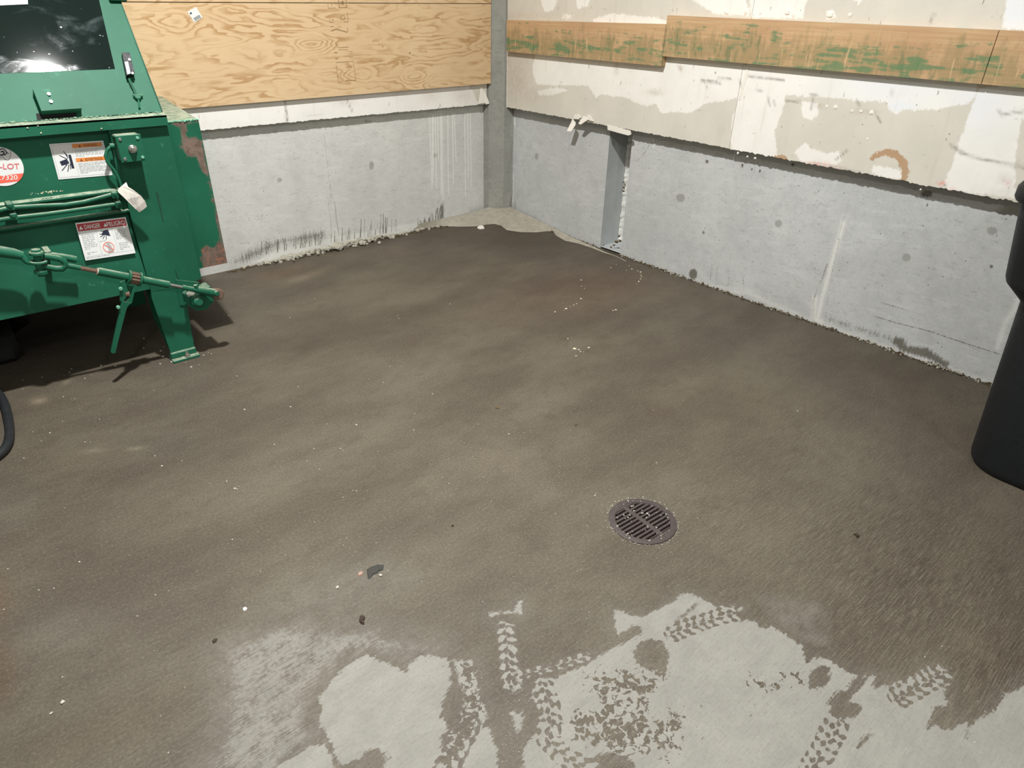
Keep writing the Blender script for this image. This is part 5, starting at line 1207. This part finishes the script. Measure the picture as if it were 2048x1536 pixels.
cart = tag(empty('garbage_cart', (BX0+bw/2, BY1-bl_/2, 0)), 'tall black plastic garbage cart at the right edge of the picture', 'garbage cart')
mb = MB(); loft(mb, [cart_ring(*r) for r in ((0.0, -.016, -.016, .12), (.016, -.004, -.004, .13), (.035, 0, 0, .13), (.30, .015, .015, .13), (.655, .035, .035, .13))], True, False)
mb.build('body', BLACK, cart, True)
mb = MB(); loft(mb, [cart_ring(*r) for r in ((.640, .030, .030, .13), (.652, .040, .040, .13), (.712, .086, .086, .13), (.730, .092, .092, .13), (.985, .124, .124, .13))], False, False)
mb.build('collar', BLACK, cart, True)
mb = MB(); loft(mb, [cart_ring(*r) for r in ((.982, .118, .118, .13), (.982, .136, .136, .13), (.992, .142, .142, .135), (1.022, .142, .142, .135), (1.040, .132, .132, .13), (1.052, .08, .08, .12), (1.066, -.05, -.05, .10))], True, True)
mb.build('lid', BLACK, cart, True)
for yy in (BY1-.04, BY1-bl_+.04):
    mb = MB(); mb.disc((BX0+bw+.02, yy-.03, .13), (0, 1, 0), .125, .06, 28, .012); w_ = mb.build('wheel', RUBBER, cart, True)
mb = MB(); mb.tube([(BX0+bw+.02, BY1-.06, .13), (BX0+bw+.02, BY1-bl_+.06, .13)], .012, 10); mb.build('axle', DARK, cart)

# ------------------------------------------------------------------ BLACK HOSE at the left edge
hz = 0.017
mb = MB(); path = [fl(x, y, hz) for x, y in ((-60, 760), (-25, 772), (-4, 786), (8, 806), (15, 830), (19, 856), (18, 878), (12, 894), (2, 906), (-14, 918), (-40, 934), (-80, 950))]
sm = []
for i in range(len(path)-1):
    p0_, p1_, p2_, p3_ = path[max(0, i-1)], path[i], path[i+1], path[min(len(path)-1, i+2)]
    for k in range(5):
        t = k/5; sm.append(.5*((2*p1_)+(-p0_+p2_)*t+(2*p0_-5*p1_+4*p2_-p3_)*t*t+(-p0_+3*p1_-3*p2_+p3_)*t**3))
mb.tube(sm, .0165, 14); hs_ = tag(mb.build('hose', RUBBER, None, True), 'loop of thick black hose lying on the floor at the left edge', 'hose')

# ------------------------------------------------------------------ LITTER ON THE FLOOR
def litter(name, mat, lst, label, cat, group, sq=.5, z0=0.0):
    protos = []
    for i in range(4):
        mb = MB(); mb.rock((0, 0, 0), 1.0, sq, 50+i); me = mb.build('proto', mat, None, origin=(0, 0, 0)); protos.append(me.data); bpy.data.objects.remove(me)
    for i, (x, y, r) in enumerate(lst):
        p = fl(x, y); mpp = np.linalg.norm(fl(x+1, y)-p); R_ = r*mpp*(0.72 if name in ('white_speck', 'white_crumb') else 0.85)
        o = bpy.data.objects.new(name, protos[i % 4]); COL.objects.link(o); o.location = (p[0], p[1], z0+R_*sq*.55); o.scale = (R_, R_, R_); o.rotation_euler = (0, 0, i*1.7)
        tag(o, label, cat, group)
C5 = lambda l: [(1000+a*.3418, 500+b*.3418, r) for a, b, r in l]
litter('cream_flake', CREAM, C5([(475, 178, 2.8), (478, 212, 1.2), (494, 225, 1.5), (475, 286, 2.4), (448, 316, 2.4), (432, 323, 1.6), (410, 333, 1.6), (388, 345, 3.2), (376, 354, 1.4), (322, 363, 2.2)]), 'cream flake in the broken curved trail on the wet floor, left of the wall pocket', 'flake', 'cream flakes in the curved trail')
litter('cream_flake', CREAM, C5([(680, 86, 1.6), (648, 104, 1.6), (755, 94, 1.6), (772, 112, 2.0), (806, 124, 2.2), (823, 131, 2.6), (825, 148, 2.2), (828, 158, 1.8), (822, 172, 2.6), (812, 186, 2.6), (800, 200, 1.6), (740, 118, 1.2)]), 'cream flake in the short arc close to the right wall base', 'flake', 'cream flakes by the right wall')
litter('cream_flake', CREAM, C5([(398, 521, 2.6), (437, 581, 4.4), (462, 586, 3.2), (472, 596, 1.8), (490, 598, 1.6), (520, 573, 2.8), (446, 622, 3.0)]), 'cream flake in the loose cluster at mid floor', 'flake', 'cream flakes at mid floor')
litter('cream_flake', CREAM, C5([(662, 356, 2.6), (678, 352, 2.6)]), 'cream flake of the lone pair below the wall pocket', 'flake', 'lone pair of cream flakes')
C2b = lambda l: [(200+a*.15625, 500+b*.15625, r) for a, b, r in l]
litter('white_crumb', CRUMB, C2b([(780, 1296, 4.0), (805, 1368, 4.0), (772, 1460, 3.2), (925, 1432, 3.6), (958, 1426, 3.0), (818, 1240, 1.8), (560, 1258, 2.6), (562, 1135, 2.0), (420, 1320, 1.8), (1170, 1500, 3.0), (1100, 1440, 1.8), (1200, 1378, 3.0), (1225, 1366, 2.2), (1328, 1348, 2.2), (1388, 1312, 1.8), (1425, 1330, 1.6), (1265, 1470, 1.8), (15, 1480, 2.6)]), 'white crumb around the foot of the compactor leg', 'crumb', 'white crumbs by the compactor foot')
litter('white_crumb', CRUMB, [(457, 632, 3.2), (448, 631, 1.5)], 'white crumb right of the ratchet binder end', 'crumb', 'white crumbs past the binder')
F1 = [(84, 755, 2.2), (46, 760, 1.6), (139, 745, 2.6), (143, 738, 1.8), (46, 778, 1.8), (127, 794, 2.0), (149, 798, 2.0), (170, 757, 1.8), (220, 798, 1.8), (199, 839, 1.8), (125, 843, 1.6), (66, 864, 2.0), (100, 866, 2.0), (83, 882, 2.0), (170, 884, 1.8), (181, 884, 1.8), (48, 916, 1.8), (308, 781, 1.8), (489, 819, 2.4), (310, 912, 2.6), (324, 932, 2.4), (364, 922, 2.2), (474, 978, 1.8), (130, 1016, 1.8), (454, 964, 2.4), (470, 977, 3.0), (478, 973, 1.8), (453, 961, 1.5), (231, 732, 2.4), (202, 732, 2.0), (422, 720, 1.4), (474, 752, 1.6)]
litter('white_crumb', CRUMB, [q for q in F1 if q[0] < 235 and q[1] < 812], 'white crumb on the floor just below the shadow under the compactor', 'crumb', 'white crumbs at the shadow edge')
litter('white_crumb', CRUMB, [q for q in F1 if q[0] < 235 and q[1] >= 812], 'white crumb on the dark stained floor right of the black hose', 'crumb', 'white crumbs by the hose')
litter('white_crumb', CRUMB, [q for q in F1 if q[0] >= 235], 'white crumb scattered on the floor below the compactor foot', 'crumb', 'white crumbs below the compactor foot')
F2 = [(597, 774, 2.4), (581, 814, 2.4), (490, 820, 2.2), (713, 850, 2.6), (655, 848, 2.0), (780, 733, 2.0), (865, 788, 1.8), (738, 759, 1.6), (766, 765, 1.5), (829, 828, 2.0), (828, 861, 2.0), (681, 897, 2.0), (686, 901, 1.8), (628, 897, 1.6), (639, 939, 2.2), (614, 922, 1.8), (706, 981, 2.0), (713, 982, 1.8), (686, 995, 2.2), (549, 889, 2.0), (956, 849, 2.0), (1018, 868, 2.0), (885, 955, 1.8), (898, 967, 1.8), (1008, 943, 1.8), (900, 608, 1.6), (795, 632, 1.8), (798, 637, 1.4), (778, 640, 1.4), (1143, 676, 1.8), (630, 598, 1.6), (580, 635, 1.6), (1313, 926, 2.0), (1192, 987, 2.0), (1595, 822, 2.0), (1345, 672, 1.2), (1306, 820, 1.2), (1160, 1015, 1.6), (1190, 991, 2.2), (1204, 1025, 1.6)]
litter('white_speck', CRUMB, [q for q in F2 if q[0] < 720], 'white speck on the wet floor between the compactor foot and the dark grey lump', 'crumb', 'white specks, left half of the mid floor')
litter('white_speck', CRUMB, [q for q in F2 if 720 <= q[0] < 1100], 'white speck in the middle of the wet floor', 'crumb', 'white specks, middle of the floor')
litter('white_speck', CRUMB, [q for q in F2 if q[0] >= 1100], 'white speck on the wet floor between the drain and the right wall', 'crumb', 'white specks, right half of the mid floor')
F3 = [(16, 1138, 2.2), (159, 1124, 2.6), (108, 1177, 2.6), (78, 1180, 1.8), (8, 1219, 2.6), (311, 1190, 2.0), (337, 1182, 2.0), (465, 1079, 2.0), (629, 1044, 2.0), (125, 1354, 2.0), (322, 1432, 2.0), (337, 1505, 2.0), (694, 1076, 1.8), (521, 1143, 1.6), (152, 1241, 1.6), (275, 1232, 1.8), (450, 1368, 1.6)]
litter('white_crumb', CRUMB, F3, 'white crumb scattered over the stained floor at lower left', 'crumb', 'white crumbs at lower left')
litter('white_crumb', CRUMB, [(1955, 1403, 2.0), (1884, 1293, 1.8), (1899, 1294, 1.6), (1850, 1314, 1.8), (1903, 1337, 1.6), (1949, 1485, 2.4), (2012, 1459, 1.6)], 'white crumb scattered on the floor at lower right', 'crumb', 'white crumbs at lower right')
def lone(name, mat, x, y, rx, label, cat, sq=.5, seed=1, pts=None, h=.004):
    if pts is not None:
        vs = [Vector(fl(*p)) for p in pts]; c = sum(vs, Vector())/len(vs)
        mb = MB(); top = [p.lerp(c, .25)+Vector((0, 0, h)) for p in vs]; n = len(vs)
        mb.add(vs+top+[c+Vector((0, 0, h*1.25))], [(i, (i+1) % n, n+(i+1) % n, n+i) for i in range(n)]+[(n+i, n+(i+1) % n, 2*n) for i in range(n)])
        o = mb.build(name, mat, None, True)
    else:
        p = fl(x, y); R_ = rx*np.linalg.norm(fl(x+1, y)-p); mb = MB(); mb.rock((p[0], p[1], R_*sq*.6), R_, sq, seed); o = mb.build(name, mat, None)
    return tag(o, label, cat)
C7b = lambda l: sc(l, 660, 1060, 200/1396)
lone('white_chip', GYPS, 0, 0, 0, 'bright white chip beside the mortar in the room corner', 'chip', pts=[(954, 456), (960, 453), (968, 454), (969, 457), (960, 458.5)], h=.012)
lone('white_chip', PAPER, 0, 0, 0, 'square white chip alone at lower left', 'chip', pts=[(485, 1217), (491, 1214), (495, 1216), (492, 1221), (487, 1222)], h=.003)
lone('white_chip', GYPS, 20, 638, 2.6, 'white fleck in the dark under the compactor', 'chip')
lone('white_crumb', CRUMB, 126, 1405, 4.6, 'round white crumb, the upper of two at lower left', 'crumb', .6, 3)
lone('white_crumb', CRUMB, 103, 1427, 4.0, 'round white crumb, the lower of two at lower left', 'crumb', .6, 4)
lone('flattened_gum', GUM, 0, 0, 0, 'dark grey flattened lump beside a pink crumb', 'debris', pts=C7b([(512, 555), (560, 515), (620, 500), (670, 478), (755, 492), (745, 555), (690, 580), (655, 612), (600, 628), (570, 680), (530, 690), (518, 620)]), h=.004)
lone('pink_crumb', PINK, 0, 0, 0, 'small pink crumb beside the dark grey lump', 'debris', pts=C7b([(382, 640), (400, 600), (450, 580), (472, 605), (450, 640), (400, 655)]), h=.005)
lone('white_crumb', CRUMB, 761, 1151, 3.2, 'white crumb touching the dark grey lump', 'crumb', .6, 6)
lone('white_crumb', CRUMB, 675, 1175, 3.4, 'white crumb below left of the pink crumb', 'crumb', .6, 8)
lone('dark_scrap', LEAF, 0, 0, 0, 'dark brown kidney-shaped scrap on the floor below the grey lump', 'scrap', pts=C7b([(420, 1200), (455, 1190), (488, 1215), (485, 1255), (468, 1275), (485, 1320), (450, 1330), (410, 1290), (408, 1250)]), h=.006)
lone('dark_scrap', LEAF, 430, 1282, 4.6, 'small dark curled scrap on the floor at lower left', 'scrap', .5, 5)
lone('dark_scrap', LEAF, 0, 0, 0, 'small dark leaf scrap right of the floor drain', 'scrap', pts=[(1706, 1069), (1713, 1068), (1719, 1073), (1714, 1077), (1711, 1072)], h=.006)
lone('dark_scrap', LEAF, 905, 1052, 4.0, 'small dark scrap left of the floor drain', 'scrap', .4, 7)
lone('dark_scrap', MUCK, 995, 816, 4.6, 'small dark brown scrap at mid floor above the drain', 'scrap', .3, 9)
lone('dark_scrap', MUCK, 1152, 849, 3.6, 'tiny dark scrap up left of the drain', 'scrap', .3, 10)

# fine pale grit washed over the slab: thousands of flakes, uncountable
mb = MB(); rr = random.Random(77); vs, fs = [], []
def flake(x, y, r):
    a = rr.uniform(0, 6.28); n = len(vs); z = .0012
    for k in range(4):
        t = a+k*1.5708; e = r*(1 if k % 2 else .55); vs.append((x+e*math.cos(t), y+e*math.sin(t), z+rr.uniform(0, .0012)))
    vs.append((x, y, 0.0)); fs.extend([(n, n+1, n+2, n+3), (n, n+1, n+4), (n+1, n+2, n+4), (n+2, n+3, n+4), (n+3, n, n+4)])
for cx, cy, rx, ry_, N, sz in ((1120, 960, 300, 170, 1100, 1.0), (850, 980, 320, 220, 600, .9), (1290, 1040, 150, 90, 300, 1.0), (1150, 1180, 260, 140, 600, .9), (700, 1160, 180, 90, 240, 1.0), (300, 1150, 300, 260, 200, .9), (860, 800, 300, 140, 200, 1.0), (1500, 1350, 300, 120, 160, .8), (1030, 1440, 60, 120, 220, .9), (180, 800, 140, 80, 120, 1.0)):
    for i in range(N):
        x, y = rr.gauss(cx, rx*.6), rr.gauss(cy, ry_*.6)
        if y < 640: continue
        p = fl(x, y)
        if (p[0]-dc.x)**2+(p[1]-dc.y)**2 < DR**2 or p[0] < -3.40: continue
        flake(p[0], p[1], sz*rr.uniform(.0006, .0015)*(1.8 if rr.random() < .05 else 1))
for i in range(130):
    t = rr.uniform(0, 6.28); r = DR+abs(rr.gauss(0.002, .008)); flake(dc.x+r*math.cos(t), dc.y+r*math.sin(t), rr.uniform(.001, .003))
gr_ = link_mesh('fine_grit', vs, fs, CRUMB); tag(gr_, 'pale fine grit sprinkled over the wet concrete floor', 'grit', kind='stuff')
